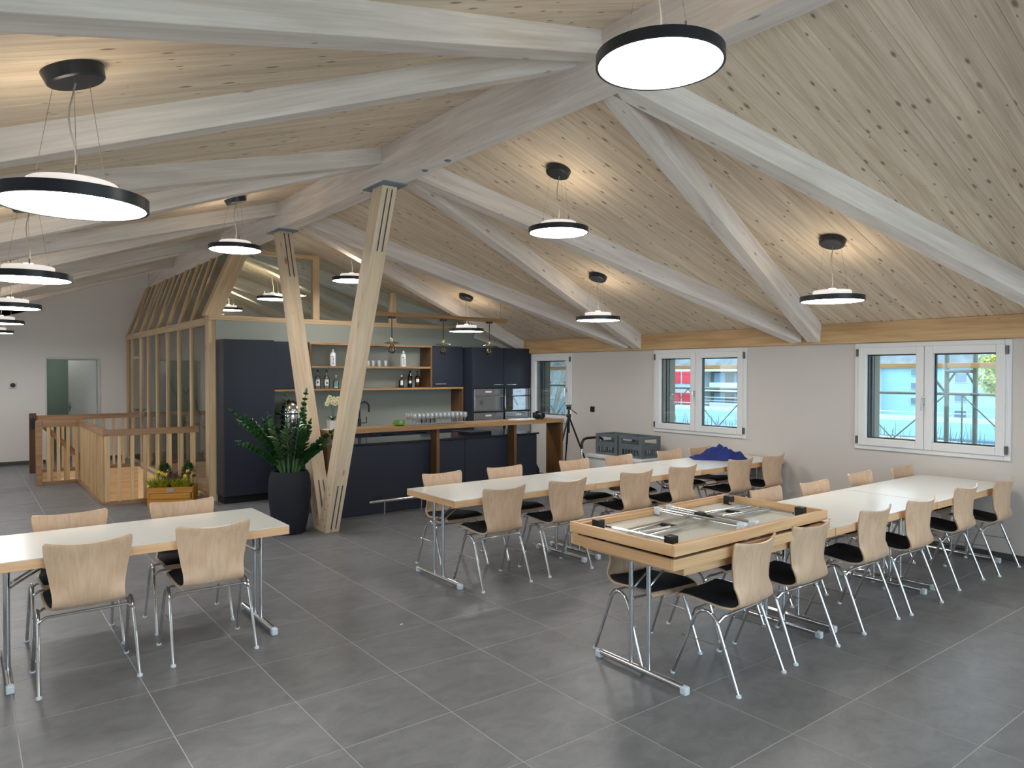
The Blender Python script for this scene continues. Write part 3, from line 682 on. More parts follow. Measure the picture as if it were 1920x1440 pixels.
# tap and coffee machine, kitchen bits
tp = empty('tap', (4.52, 9.95, .915)); tag(tp, 'black swan-neck kitchen tap', 'tap')
TX, TY = 4.74, 9.95
MB().lathe([(.026, 0), (.026, .14), (.02, .15)], 14, (TX, TY, .915)).build('body', 'black_plastic', tp, 40)
pts = [(TX, TY, 1.05), (TX, TY, 1.24)] + [(TX + .07 - .07 * math.cos(a), TY - .03 * (1 - math.cos(a)) / 2, 1.24 + .075 * math.sin(a)) for a in [R(t) for t in range(20, 181, 20)]] + [(TX + .14, TY - .03, 1.16)]
MB().tube(pts, .014, 10).build('spout', 'black_plastic', tp, 50)
MB().tube([(TX + .02, TY - .02, 1.0), (TX + .09, TY - .05, 1.0), (TX + .09, TY - .05, 1.09)], .008, 8).build('lever', 'black_plastic', tp, 40)
cm = empty('coffee_machine', (3.68, 9.95, .915)); tag(cm, 'chrome domed coffee machine beside the tall cabinet', 'coffee machine')
MB().box(3.52, 3.86, 9.80, 10.12, .915, .97).build('base', 'black_plastic', cm, None, .006)
MB().lathe([(.14, 0), (.145, .02), (.145, .24), (.13, .32), (.09, .37), (.04, .39), (.03, .41)], 24, (3.69, 9.97, .97)).build('boiler', 'chrome', cm, 40)
MB().lathe([(.19, 0), (.19, .02)], 24, (3.67, 9.95, 1.17)).build('collar', 'black_plastic', cm, 40)
MB().tube([(3.69, 9.84, 1.1), (3.69, 9.76, 1.1), (3.69, 9.75, 1.04)], .013, 8).build('spout', 'chrome', cm, 40)
mx_ = MB().lathe([(.02, 0), (.075, .01), (.09, .06), (.085, .11), (.04, .14)], 18, (0, 0, 0)).build('kitchen_appliance', 'black_plastic', None, 40, 0, Matrix.Translation((5.95, 9.98, .915)) @ Matrix.Diagonal((1.6, 1, 1, 1)))
tag(mx_, 'small black rounded appliance on the back worktop near the oak upright', 'appliance')

# ------------------------------------------------------------------ bar island and oak bar
isl = empty('kitchen_island', (5.05, 8.4, 0)); tag(isl, 'long navy kitchen island under the oak bar', 'kitchen island')
MB().box(3.44, 6.66, 8.105, 8.80, 0, .86).build('body', 'navy_front', isl, None, .003)
for x0, x1 in ((3.44, 4.86), (4.863, 5.40), (5.403, 6.12), (6.123, 6.66)):
    MB().box(x0 + .002, x1 - .002, 8.09, 8.105, .01, .855).build('panel', 'navy_front', isl, None, .002)
MB().box(3.44, 6.70, 8.085, 8.83, .86, .885).build('worktop', 'navy_top', isl, None, .002)
hob = MB().box(5.62, 6.0, 8.3, 8.6, .885, .925).build('hob_box', 'black_plastic', None, None, .006); tag(hob, 'low black tray on the island top under the bar', 'tray')
bar = empty('bar_counter', (5.15, 8.03, 0)); tag(bar, 'oak bar counter on upright boards in front of the island', 'bar')
BZ = 1.09
timber('bar_top', (3.34, 8.02, BZ - .0275), (6.97, 8.02, BZ - .0275), .36, .055, 'bar_oak', bar)
for x, y1 in ((3.365, 8.083), (4.878, 8.083), (6.14, 8.083), (6.945, 8.19)):
    MB().box(x - .022, x + .022, 7.86 if x > 6.5 or x < 3.5 else 7.93, y1, 0, BZ - .056).build('upright_board', 'bar_oak_shaded', bar, None, .002)
fr = empty('foot_rail', (4.2, 7.95, .2)); tag(fr, 'chrome foot rail along the front of the bar', 'foot rail')
MB().tube([(3.86, 7.85, .2), (4.83, 7.85, .2)], .019, 12).build('rail', 'chrome', fr, 40)
for x in (4.08, 4.60):
    MB().tube([(x, 8.09, .23), (x, 7.95, .23), (x, 7.86, .19)], .010, 8).tube([(x, 7.87, .19), (x + .01, 7.90, .01)], .008, 8).build('bracket', 'chrome', fr, 40)

# orchid, bowl, glasses, papers, camera
orc = empty('potted_orchid', (3.48, 8.03, BZ)); tag(orc, 'white-flowered orchid in a marbled square pot on the bar', 'potted plant')
MB().quadbox([(3.43, 7.98, BZ), (3.53, 7.98, BZ), (3.53, 8.08, BZ), (3.43, 8.08, BZ), (3.425, 7.975, BZ + .10), (3.535, 7.975, BZ + .10), (3.535, 8.085, BZ + .10), (3.425, 8.085, BZ + .10)]).build('pot', 'white_ceramic', orc, None, .004)
def leafblade(m, p, d, l, w, droop=.3, up_=(0, 0, 1)):
    p = Vector(p); d = Vector(d).normalized(); s = d.cross(Vector(up_)).normalized(); n = len(m.v); k = 5
    for i in range(k + 1):
        t = i / k; c = p + d * l * t - Vector((0, 0, 1)) * droop * l * t * t; ww = w * math.sin(math.pi * min(1, .12 + .88 * t)) / 2
        if i == k: ww = .0005
        nn = s.cross(d)
        m.v += [tuple(c - s * ww + nn * ww * .3), tuple(c), tuple(c + s * ww + nn * ww * .3)]
    for i in range(k):
        a = n + 3 * i; m.f += [(a, a + 1, a + 4, a + 3), (a + 1, a + 2, a + 5, a + 4)]
for k in range(6):
    a = k * 1.05; m = MB(); leafblade(m, (3.48, 8.03, BZ + .10), (math.cos(a), math.sin(a), 1.1), .15, .055, .5); m.build('leaf', 'leaf', orc, 60)
for s, (tx, ty) in enumerate(((3.43, 8.0), (3.57, 8.04))):
    MB().tube([(3.48, 8.03, BZ + .08), (3.47 + s * .02, 8.02, BZ + .22), ((3.48 + tx) / 2, 8.02, BZ + .32), (tx, ty, BZ + .35)], .003, 6).build('stem', 'stalk', orc, 60)
    for k in range(6):
        fx, fy, fz = tx - .04 + .022 * k, ty - .02 + .012 * (k % 3), BZ + .30 + .018 * ((k * 2 + s) % 5)
        fl = MB()
        for q in range(5):
            a = q * 2 * math.pi / 5 + k; fl.ico((fx + .018 * math.cos(a), fy, fz + .018 * math.sin(a)), .016, 1, (1, .35, 1))
        f = fl.build('flower', 'petal', orc, 60); MB().ico((fx, fy - .008, fz), .006, 1).build('heart', 'petal_heart', f, 60)
gb = MB().lathe([(.04, 0), (.068, .012), (.076, .04), (.066, .066), (.058, .066), (.066, .04), (.05, .016), (.0, .012)], 24, (4.35, 8.0, BZ), True, False).build('bowl', 'green_bowl', None, 50); tag(gb, 'small glossy green bowl on the bar', 'bowl')
gl_me = MB().lathe([(.030, 0), (.030, .003), (.005, .008), (.004, .06), (.012, .072), (.028, .09), (.032, .115), (.028, .148), (.0265, .148), (.030, .115), (.026, .092), (.0, .078)], 14, (0, 0, 0), True, False).mesh('wine_glass', 'clear_glass', 50)
for i in range(13):
    for j in range(4):
        o = link('wine_glass', gl_me, None, 0, Matrix.Translation((4.52 + .063 * i + random.uniform(-.003, .003), 7.905 + .064 * j, BZ)))
        tag(o, 'clear wine glass on the bar, %s row, %s from the left' % (['front', 'second', 'third', 'back'][j], ORD[i]), 'glass', 'wine glasses on the bar')
for k, (x, y, rz, s, lab) in enumerate(((6.28, 7.98, .1, (.30, .21), 'stack of white papers on the right half of the bar'), (6.42, 8.02, .6, (.21, .15), 'small white leaflet on the bar beside the camera'), (3.40, 7.93, .5, (.12, .16), 'folded white card on the bar beside the orchid'))):
    o = MB().box(-s[0] / 2, s[0] / 2, -s[1] / 2, s[1] / 2, 0, .012 - .004 * k).build('papers', 'paper', None, None, 0, Matrix.Translation((x, y, BZ + .0005)) @ Matrix.Rotation(rz, 4, 'Z'))
    if k == 1: o.location.x = 6.50
    tag(o, lab, 'paper')
cmr = empty('photo_camera', (6.66, 8.06, BZ)); tag(cmr, 'black photo camera lying on the right end of the bar', 'camera')
MB().box(6.60, 6.74, 8.06, 8.12, BZ, BZ + .09).box(6.64, 6.70, 8.07, 8.11, BZ + .09, BZ + .11).build('body', 'black_plastic', cmr, None, .01)
MB().lathe([(.042, 0), (.045, .02), (.045, .09), (.04, .10), (.03, .10), (.03, .085)], 20, (0, 0, 0), True, True).build('lens', 'black_plastic', cmr, 40, 0, Matrix.Translation((6.67, 8.06, BZ + .047)) @ Matrix.Rotation(R(90), 4, 'X'))
lc = MB().ico((6.56, 7.96, BZ + .04), .05, 2, (1.2, .8, .8), .08).build('lens_pouch', 'black_fabric', None, 60); tag(lc, 'small black pouch next to the camera on the bar', 'pouch')
bag = MB().ico((6.82, 8.42, .22), .2, 2, (.5, .9, 1.08), .07).build('bag', 'black_fabric', None, 60); tag(bag, 'black bag slumped at the end of the island', 'bag')

# bottles and tumblers on the shelf
def bottle(x, y, z, prof, mat, label, parts, cap=None):
    e = empty('bottle', (x, y, z)); tag(e, label, 'bottle')
    MB().lathe(prof, 18, (x, y, z)).build('body', mat, e, 35)
    zt = prof[-1][1]
    if cap: MB().lathe([(cap[0], 0), (cap[0], cap[1])], 14, (x, y, z + zt)).build('stopper', cap[2], e, 35)
    for (r, z0, z1, a0, a1, mm) in parts:
        m = MB(); n0 = 0; k = 8
        for i in range(k + 1):
            a = R(a0 + (a1 - a0) * i / k); m.v += [(x + r * math.cos(a), y + r * math.sin(a), z + z0), (x + r * math.cos(a), y + r * math.sin(a), z + z1)]
        for i in range(k): m.f.append((2 * i, 2 * i + 2, 2 * i + 3, 2 * i + 1))
        m.build('label_print', mm, e, 60)
therm = [(.040, 0), (.043, .01), (.043, .17), (.036, .195), (.022, .205), (.022, .22)]
for x, lab in ((4.33, 'white vacuum flask with blue lettering on the upper shelf, left one'), (5.50, 'white vacuum flask with blue lettering on the upper shelf, right one')):
    bottle(x, 9.98, 1.85, therm, 'bottle_white', lab, [(.0437, .135, .146, 225, 262, 'print_blue'), (.0437, .03, .045, 248, 266, 'print_blue'), (.0437, .052, .066, 244, 262, 'print_blue'), (.0437, .073, .083, 248, 264, 'print_blue'), (.0437, .09, .108, 246, 262, 'print_blue'), (.0437, .113, .123, 248, 266, 'print_blue')], (.02, .028, 'brushed_steel'))
gin = [(.040, 0), (.043, .008), (.043, .15), (.035, .175), (.015, .195), (.013, .24)]
short = [(.040, 0), (.044, .01), (.044, .10), (.03, .13), (.012, .14), (.012, .17)]
wine = [(.036, 0), (.038, .008), (.038, .16), (.028, .20), (.014, .23), (.013, .27)]
bottle(4.10, 9.98, 1.52, gin, 'bottle_clear', 'clear spirit bottle with white and violet label, leftmost on the lower shelf', [(.0437, .045, .135, 205, 285, 'label_white'), (.0441, .08, .11, 230, 265, 'label_art')], (.015, .035, 'black_plastic'))
bottle(4.235, 9.98, 1.52, gin, 'bottle_clear', 'clear spirit bottle with white and olive label, second on the lower shelf', [(.0437, .045, .135, 205, 285, 'label_white'), (.0441, .07, .10, 240, 270, 'conifer')], (.015, .035, 'black_plastic'))
bottle(4.38, 9.98, 1.52, short, 'bottle_clear', 'squat clear bottle with teal label beside the column', [(.0447, .02, .095, 205, 285, 'label_teal'), (.0451, .015, .03, 215, 275, 'label_white')], (.012, .03, 'paper'))
bottle(5.47, 9.98, 1.52, short, 'bottle_amber', 'small amber bottle with white label and cork on the lower shelf', [(.0447, .04, .11, 220, 275, 'label_white')], (.012, .03, 'paper'))
bottle(5.62, 9.98, 1.52, wine, 'bottle_green', 'dark green wine bottle on the lower shelf', [(.0385, .07, .11, 215, 275, 'label_white')], None)
bottle(5.755, 9.98, 1.52, gin, 'bottle_amber', 'clear bottle with amber liquor at the right end of the lower shelf', [(.0437, .09, .14, 210, 280, 'label_white')], (.014, .03, 'black_plastic'))
tum = MB().lathe([(.028, 0), (.034, .09), (.032, .09), (.027, .006), (0, .006)], 14, (0, 0, 0), True, False).mesh('tumbler', 'clear_glass', 50)
for k, x in enumerate((4.90, 4.98, 5.08, 5.19)):
    tag(link('tumbler', tum, None, 0, Matrix.Translation((x, 9.98, 1.8505))), 'clear tumbler on the upper shelf between the flasks, %s from the left' % ORD[k], 'glass', 'tumblers on the shelf')

# ------------------------------------------------------------------ tables
TZ, TL, TW = .735, 1.55, .78
def table_top(name_parent, L, W, z0, z1, base=None):
    pass
def make_table(e, x0, yc, TL=1.55):
    x1 = x0 + TL; y0, y1 = yc - TW / 2, yc + TW / 2; t = .022; z0 = TZ - .058; TT = TZ - .0047
    MB().box(x0 + t, x1 - t, y0 + t, y1 - t, TZ - .022, TZ - .0045).box(x0 + .0006, x1 - .0006, y0 + .0006, y1 - .0006, TZ - .0045, TZ).build('table_top', 'laminate', e, None, 0)
    for p, q, w in (((x0, y0 + t / 2), (x1, y0 + t / 2), t), ((x0, y1 - t / 2), (x1, y1 - t / 2), t)):
        timber('edge_board', (p[0], p[1], (z0 + TT) / 2), (q[0], q[1], (z0 + TT) / 2), t, TT - z0, 'beech_edge', e, (0, 0, 1), .003)
    for x in (x0 + t / 2, x1 - t / 2):
        timber('edge_board', (x, y0 + t, (z0 + TT) / 2), (x, y1 - t, (z0 + TT) / 2), t, TT - z0, 'beech_edge', e, (0, 0, 1), .003)
    for x, s in ((x0 + .085, 1), (x1 - .085, -1)):
        fb_ = MB().tube([(x, yc - .325, .034), (x, yc + .325, .034)], .019, 12).build('foot_bar', 'chrome', e, 40)
        for dy in (-.33, .33):
            MB().box(x - .0205, x + .0205, yc + dy - .022, yc + dy + .022, 0, .046).build('end_cap', 'glide_white', fb_, None, .008)
        for dy in (-.068, .068):
            MB().tube([(x, yc + dy, .034), (x, yc + dy, TZ - .024)], .0145, 12).build('upright', 'chrome', fb_, 40)
        for dy in (-.045, .045):
            MB().tube([(x, yc + dy, .50), (x + s * .34, yc + dy, TZ - .03)], .007, 8).build('strut', 'chrome', fb_, 40)
        MB().box(x - .01, x + .01, yc - .068, yc + .068, .49, .505).build('cross_tie', 'chrome', fb_)
tspec = [('folding_table', .11, 5.09, 'white-topped folding table with beech edge at the left of the room')]
for k, l in enumerate(('left end of the middle row, before the bar', 'middle of the row before the bar', 'wall end of the row before the bar, under the jacket')):
    tspec.append(('folding_table', 3.105 + k * 1.552, 5.18, 'white-topped folding table at the ' + l))
for k, l in enumerate(('carrying the stack of folded tables', 'in the middle of the front row', 'of the front row pushed against the window wall')):
    tspec.append(('folding_table', 3.035 + k * 1.556, 2.845, 'white-topped folding table ' + l))
for nm, x0, yc, lab in tspec:
    e = empty(nm, (x0 + TL / 2, yc, 0)); tag(e, lab, 'table', 'folding tables'); make_table(e, x0, yc, 1.62 if x0 < 1 else 1.546)
# two folded tables stacked upside down on the first front table
def folded(e, Mw, z0, with_legs):
    t = .022; h = .06; L, W = TL, TW
    MB().box(-L / 2 + t, L / 2 - t, -W / 2 + t, W / 2 - t, z0 + .001, z0 + .018).build('table_top', 'laminate_under', e, None, 0, Mw)
    for y in (-W / 2 + t / 2, W / 2 - t / 2):
        a = Mw @ Vector((-L / 2, y, z0 + h / 2)); b = Mw @ Vector((L / 2, y, z0 + h / 2)); timber('edge_board', a, b, t, h, 'beech_edge', e)
        s = 1 if y < 0 else -1
        a = Mw @ Vector((-L / 2 + .05, y + s * .030, z0 + .036)); b = Mw @ Vector((L / 2 - .05, y + s * .030, z0 + .036)); timber('inner_batten', a, b, .022, .034, 'beech_edge', e)
    for x in (-L / 2 + t / 2, L / 2 - t / 2):
        a = Mw @ Vector((x, -W / 2 + t, z0 + h / 2)); b = Mw @ Vector((x, W / 2 - t, z0 + h / 2)); timber('edge_board', a, b, t, h, 'beech_edge', e)
    for x in (-L / 2 + .12, L / 2 - .12):
        for y in (-W / 2 + .12, W / 2 - .12):
            MB().box(x - .028, x + .028, y - .028, y + .028, z0 + .018, z0 + .0765).build('corner_block', 'black_plastic', e, None, .005, Mw)
    if with_legs:
        MB().box(-.028, .028, .0, .056, z0 + .018, z0 + .0765).build('corner_block', 'black_plastic', e, None, .005, Mw)
        for s in (-1, 1):
            xf = -s * .05 if s < 0 else -.05
            xo = s * .62; xi = s * .06
            fbx = MB().tube([(xi, -.31, z0 + .05), (xi, .31, z0 + .05)], .019, 12).build('foot_bar', 'chrome', e, 40, 0, Mw)
            for dy in (-.31, .31): MB().box(xi - .021, xi + .021, dy - .026, dy + .026, z0 + .028, z0 + .072).build('end_cap', 'glide_white', fbx, None, .006, Mw)
            for dy in (-.068, .068):
                MB().tube([(xi, dy, z0 + .05), (xo, dy, z0 + .035)], .0145, 12).build('upright', 'chrome', fbx, 40, 0, Mw)
            MB().tube([(xo, -.24, z0 + .035), (xo, .24, z0 + .035)], .009, 8).build('axle', 'chrome', fbx, 40, 0, Mw)
            MB().tube([(s * .30, -.02, z0 + .04), (s * .60, .0, z0 + .04)], .008, 8).build('strut', 'chrome', fbx, 40, 0, Mw)
            MB().box(s * .33 - .012, s * .33 + .012, -.07, .07, z0 + .03, z0 + .05).build('latch', 'black_plastic', fbx, None, .002, Mw)
for k, (cx, cy, rz, z0, lab) in enumerate(((3.665, 2.80, .3, TZ + .0005, 'lower folded table lying flat on the front table'), (3.65, 2.80, 1.3, TZ + .0775, 'upper folded table lying upside down showing its folded chrome legs'))):
    e = empty('folded_table', (cx, cy, z0)); tag(e, lab, 'table', 'folded tables in the stack')
    folded(e, Matrix.Translation((cx, cy, 0)) @ Matrix.Rotation(R(rz), 4, 'Z'), z0, True)

# ------------------------------------------------------------------ chairs
def catmull(rows, n):
    out = []
    for i in range(len(rows) - 1):
        p0 = rows[max(i - 1, 0)]; p1 = rows[i]; p2 = rows[i + 1]; p3 = rows[min(i + 2, len(rows) - 1)]
        for s in range(n):
            t = s / n
            out.append(tuple(.5 * (2 * b + (c - a) * t + (2 * a - 5 * b + 4 * c - d) * t * t + (3 * b - a - 3 * c + d) * t ** 3) for a, b, c, d in zip(p0, p1, p2, p3)))
    out.append(rows[-1]); return out
ROWS = [(.228, .432, .185), (.220, .448, .200), (.14, .456, .208), (.02, .446, .206), (-.08, .436, .198), (-.140, .440, .184), (-.178, .468, .178), (-.192, .53, .178), (-.194, .60, .187), (-.196, .68, .201), (-.206, .75, .213), (-.217, .803, .218), (-.220, .817, .2155), (-.222, .825, .206)]
def shell_pt(row, u):
    y, z, hw = row
    b = max(0, min(1, (z - .47) / .10)) if y < -.1 else 0
    yy = y + b * .050 * u * u
    zz = z + (1 - b) * .010 * u * u * (1 if y < .2 else .4) - (.018 * (1 - u * u) * max(0, min(1, (z - .72) / .08)))
    return Vector((hw * u, yy, zz))
def grid_shell(rows, us, off0, off1):
    """surface offset on both sides: off0, off1 functions (i,j) -> distance along the normal"""
    P = [[shell_pt(r, u) for u in us] for r in rows]; ni, nj = len(rows), len(us)
    N = []
    for i in range(ni):
        N.append([])
        for j in range(nj):
            a = P[min(i + 1, ni - 1)][j] - P[max(i - 1, 0)][j]; b = P[i][min(j + 1, nj - 1)] - P[i][max(j - 1, 0)]
            n = b.cross(a); n = n.normalized() if n.length > 0 else Vector((0, 0, 1)); N[i].append(-n)
    m = MB()
    for off in (off0, off1):
        for i in range(ni):
            for j in range(nj): m.v.append(tuple(P[i][j] + N[i][j] * off(i, j)))
    K = ni * nj
    for i in range(ni - 1):
        for j in range(nj - 1):
            a = i * nj + j; m.f.append((a, a + 1, a + nj + 1, a + nj)); a += K; m.f.append((a, a + nj, a + nj + 1, a + 1))
    ring = [j for j in range(nj)] + [i * nj + nj - 1 for i in range(1, ni)] + [(ni - 1) * nj + j for j in range(nj - 2, -1, -1)] + [i * nj for i in range(ni - 2, 0, -1)]
    for a, b in zip(ring, ring[1:] + ring[:1]): m.f.append((a, b, b + K, a + K))
    return m
def make_chair():
    c = empty('stacking_chair', (0, 0, 0))
    us = [-1 + 2 * k / 12 for k in range(13)]
    rows = catmull(ROWS, 2)
    grid_shell(rows, us, lambda i, j: -.0055, lambda i, j: .0055).build('shell', 'beech_ply', c, 50)
    prow = catmull([(y, z, hw - .010) for y, z, hw in [(.216, .449, .200)] + ROWS[2:6] + [(-.168, .455, .178)]], 2)
    n = len(prow)
    def top(i, j):
        e = min(i / 1.5, (n - 1 - i) / 1.5, j / 1.2, (12 - j) / 1.2, 1.0); s = Vector((0, 0, 1))
        return OFFS * (.008 + .018 * math.sqrt(max(0, 1 - (1 - e) ** 2)))
    grid_shell(prow, us, lambda i, j: OFFS * .006, top).build('seat_pad', 'black_fabric', c, 60)
    for sx in (-1, 1):
        for sy in (-1, 1):
            pts = [(sx * .245, sy * .215, .006), (sx * .240, sy * .135, .21), (sx * .236, sy * .080, .350), (sx * .235, sy * .066, .380), (sx * .234, sy * .045, .403), (sx * .234, sy * .022, .415), (sx * .234, 0, .418)]
            lg = MB().tube(pts, .0105, 10).build('leg', 'chrome', c, 50)
            MB().lathe([(.015, 0), (.015, .008), (.012, .016)], 12, (sx * .245, sy * .2165, 0)).build('glide', 'glide_white', lg, 40)
        MB().tube([(sx * .243, -.155, .155 + .09), (sx * .243, .155, .155 + .09)], .0032, 6).build('link_wire', 'chrome', c, 40)
    for y in (-.092, .092):
        MB().tube([(-.236, y * .9, .372), (-.20, y, .398), (.20, y, .398), (.236, y * .9, .372)], .0085, 8).build('cross_bar', 'chrome', c, 40)
    return c
# find which way the shell normal points so the pad lies on the seat's upper side
_P = [shell_pt(r, 0) for r in ROWS]; _a = _P[4] - _P[2]; _b = Vector((1, 0, 0)); OFFS = 1.0 if (-(_b.cross(_a))).z > 0 else -1.0
chair0 = make_chair(); used = [False]
def place_chair(x, y, rz, label, group):
    if not used[0]: o = chair0; used[0] = True
    else: o = copy_tree(chair0)
    o.matrix_basis = Matrix.Translation((x, y, 0)) @ Matrix.Rotation(rz, 4, 'Z')
    tag(o, label, 'chair', group)
def near(x, yr, lab, g, tilt=0): place_chair(x, yr + .215, R(tilt), lab, g)
def far(x, yr, lab, g, tilt=0): place_chair(x, yr - .215, R(180 + tilt), lab, g)
G = 'beech stacking chairs'
near(.558, 4.582, 'beech shell chair at the left table, near side, further from the column', G)
near(1.235, 4.600, 'beech shell chair at the left table, near side, closer to the column', G, -1)
far(.57, 5.62, 'beech shell chair at the left table, far side, further from the planter', G, 1)
far(1.27, 5.66, 'beech shell chair at the left table, far side, in front of the planter', G, -1)
def rowlab(k, side, row): return 'beech shell chair, %s from the left on the %s side of the %s' % (ORD[k], side, row)
for k, (x, t) in enumerate(((3.535, 0), (4.24, -1), (5.12, -1), (5.80, 1), (6.78, -1), (7.41, 1))): near(x, 4.665, rowlab(k, 'camera', 'middle table row'), G, t)
for k, (x, t) in enumerate(((3.57, 1), (4.30, 0), (5.24, 1), (5.92, 0), (6.79, 0), (7.38, 1))): far(x, 5.77, rowlab(k, 'bar', 'middle table row'), G, t)
for k, (x, y, t) in enumerate(((3.55, 2.33, 4), (4.21, 2.365, 0), (5.05, 2.37, 0), (5.705, 2.345, -1), (6.635, 2.385, 0), (7.34, 2.34, 1))): near(x, y, rowlab(k, 'camera', 'front table row'), G, t)
for k, (x, y, t) in enumerate(((3.42, 3.27, -4), (4.16, 3.30, 0), (5.17, 3.40, 0), (5.83, 3.36, -1), (6.72, 3.41, 0), (7.46, 3.36, 0))): far(x, y, rowlab(k, 'bar', 'front table row'), G, t)

# ------------------------------------------------------------------ pendant lamps
def pendant(x, y, z, zc, slope, label, group='round LED pendants', upm='uplight'):
    e = empty('pendant_lamp', (x, y, z)); tag(e, label, 'lamp', group)
    MB().lathe([(.252, .0), (.262, .0), (.262, .045), (.15, .045), (.15, .040), (.252, .040)], 48, (x, y, z), False, False).build('rim', 'lamp_rim', e, 40)
    MB().lathe([(.0, .003), (.2515, .003), (.2515, .006), (.0, .006)], 48, (x, y, z), False, False).build('diffuser', 'diffuser', e)
    MB().lathe([(.155, .046), (.155, .090), (.148, .094), (.132, .088), (.03, .088), (.03, .115), (.0, .115)], 32, (x, y, z), False, False).build('housing', 'lamp_housing', e, 40)
    MB().lathe([(.032, .0885), (.130, .0885), (.130, .090), (.032, .090)], 32, (x, y, z), False, False).build('uplight', upm, e)
    a = math.atan(slope)
    cm_ = Matrix.Translation((x, y, zc)) @ Matrix.Rotation(a, 4, 'Y')
    MB().lathe([(.095, -.052), (.104, -.046), (.112, -.004), (.112, -.001)], 28).build('canopy', 'lamp_rim', e, 30, 0, cm_)
    n = 8; pts = [(x + .012 * math.sin(2.4 * k / n * math.pi), y + .006 * math.sin(3 * k / n), z + .11 + (zc - .045 - z - .11) * k / n) for k in range(n + 1)]
    MB().tube(pts, .0038, 6).build('cable', 'cable', e, 40)
    for k in range(3):
        b = 2 * math.pi * k / 3 + .5
        MB().tube([(x + .135 * math.cos(b), y + .135 * math.sin(b), z + .088), (x + .135 * math.cos(b), y + .135 * math.sin(b), z + .13)], .005, 6).tube([(x + .135 * math.cos(b), y + .135 * math.sin(b), z + .13), (x + .07 * math.cos(b), y + .07 * math.sin(b), zc - .05 - slope * .07 * math.cos(b))], .0009, 4).build('suspension_wire', 'wire', e)
for x, y, z, lab in ((5.98, 3.25, 2.375, 'over the front table row by the nearest window'), (5.99, 6.14, 2.375, 'between the middle window and the row before the bar'), (6.0, 8.95, 2.37, 'above the kitchen beside the bar lamps'),
                     (4.16, 4.76, 2.98, 'over the row before the bar, high under the window slope'), (4.23, 9.11, 3.0, 'half hidden behind the column'), (4.17, 12.06, 2.985, 'seen through the gable glazing'), (6.0, .35, 2.375, 'near the window beside the camera'), (4.2, 14.7, 2.985, 'in the room behind the glazed screen')):
    pendant(x, y, z, zr(x), SR, 'round LED pendant ' + lab, upm='uplight_room' if y > 10 else 'uplight')
for x, y, z, lab in ((2.29, 1.99, 3.02, 'large and close at the top of the picture'), (2.26, 7.66, 3.02, 'hanging left of the column head'), (.345, 3.22, 2.39, 'large at the left, nearest on that side'), (.37, 5.95, 2.39, 'second in the left row'), (.39, 8.72, 2.39, 'third in the left row'), (.41, 11.55, 2.39, 'fourth in the left row'), (.43, 14.4, 2.39, 'last in the left row')):
    pendant(x, y, z, zl(x), -SL, 'round LED pendant ' + lab)
cl_ = MB().box(1.4, 1.7, 17.3, 17.5, 2.56, 2.6).build('corridor_fill_light', 'diffuser'); tag(cl_, 'unseen flat light added to brighten the corridor behind the door', 'lamp')  # unseen light panel added to brighten the corridor walls

# oak batten with three bulb pendants over the bar
bt = empty('lamp_batten', (5.0, 8.0, 2.48)); tag(bt, 'oak batten hanging above the bar', 'batten')
timber('batten', (3.98, 8.0, 2.478), (6.03, 8.0, 2.478), .06, .05, 'bar_oak', bt)
for x in (4.1, 5.93):
    MB().tube([(x, 8.0, 2.5), (x, 8.0, zr(x))], .0015, 5).build('hanger_wire', 'wire', bt)
for k, (x, lab) in enumerate(((4.25, 'left'), (5.0, 'middle'), (5.74, 'right'))):
    e = empty('bulb_pendant', (x, 8.0, 2.0)); tag(e, 'small bare-bulb pendant over the bar, %s of three' % lab, 'lamp', 'bulb pendants over the bar')
    MB().lathe([(.05, 0), (.05, .02)], 18, (x, 8.0, 2.432)).build('rose', 'black_plastic', e, 30)
    MB().tube([(x, 8.0, 2.432), (x, 8.0, 2.19)], .006, 8).build('cord', 'black_plastic', e, 40)
    MB().lathe([(.012, .06), (.022, .05), (.024, .0), (.02, -.01)], 14, (x, 8.0, 2.13)).build('socket', 'brass', e, 40)
    MB().lathe([(.02, .022), (.10, .0), (.10, -.003), (.02, .019)], 28, (x, 8.0, 2.125), False, False).build('shade', 'shade_green', e, 40)
    MB().lathe([(.016, 0), (.02, -.02), (.045, -.065), (.047, -.085), (.036, -.112), (.015, -.125), (.004, -.127)], 18, (x, 8.0, 2.12)).build('bulb', 'bulb_glass', e, 50)
    MB().tube([(x - .012, 8, 2.10), (x - .02, 8, 2.04), (x, 8, 2.03), (x + .02, 8, 2.04), (x + .012, 8, 2.10)], .0025, 5).build('filament', 'brass', e)

# ------------------------------------------------------------------ big pot plant and planter
pp = empty('potted_plant', (2.85, 7.72, 0)); tag(pp, 'glossy green plant in a tall dark ribbed pot beside the column', 'potted plant')
PX, PYc = 2.85, 7.73
prof = [(.155, 0), (.165, .02), (.20, .20), (.222, .40), (.222, .55), (.205, .64), (.190, .68), (.172, .68), (.185, .62), (.18, .60)]
pm = MB(); nseg = 72; base = 0
for i, (r, z) in enumerate(prof):
    for k in range(nseg):
        a = 2 * math.pi * k / nseg; rr_ = r * (1 + (.020 if k % 2 else -.010) * (1 if 0 < i < 6 else 0)); pm.v.append((PX + rr_ * math.cos(a), PYc + rr_ * math.sin(a), z))
for i in range(len(prof) - 1):
    for k in range(nseg): a = i * nseg + k; b = i * nseg + (k + 1) % nseg; pm.f.append((a, b, b + nseg, a + nseg))
pm.f.append(tuple(range(nseg))[::-1])
pm.build('pot', 'pot_dark', pp, 60)
MB().lathe([(.0, .615), (.10, .618), (.183, .61)], 24, (PX, PYc, 0), False, False).build('pebbles', 'pebbles', pp, 60)
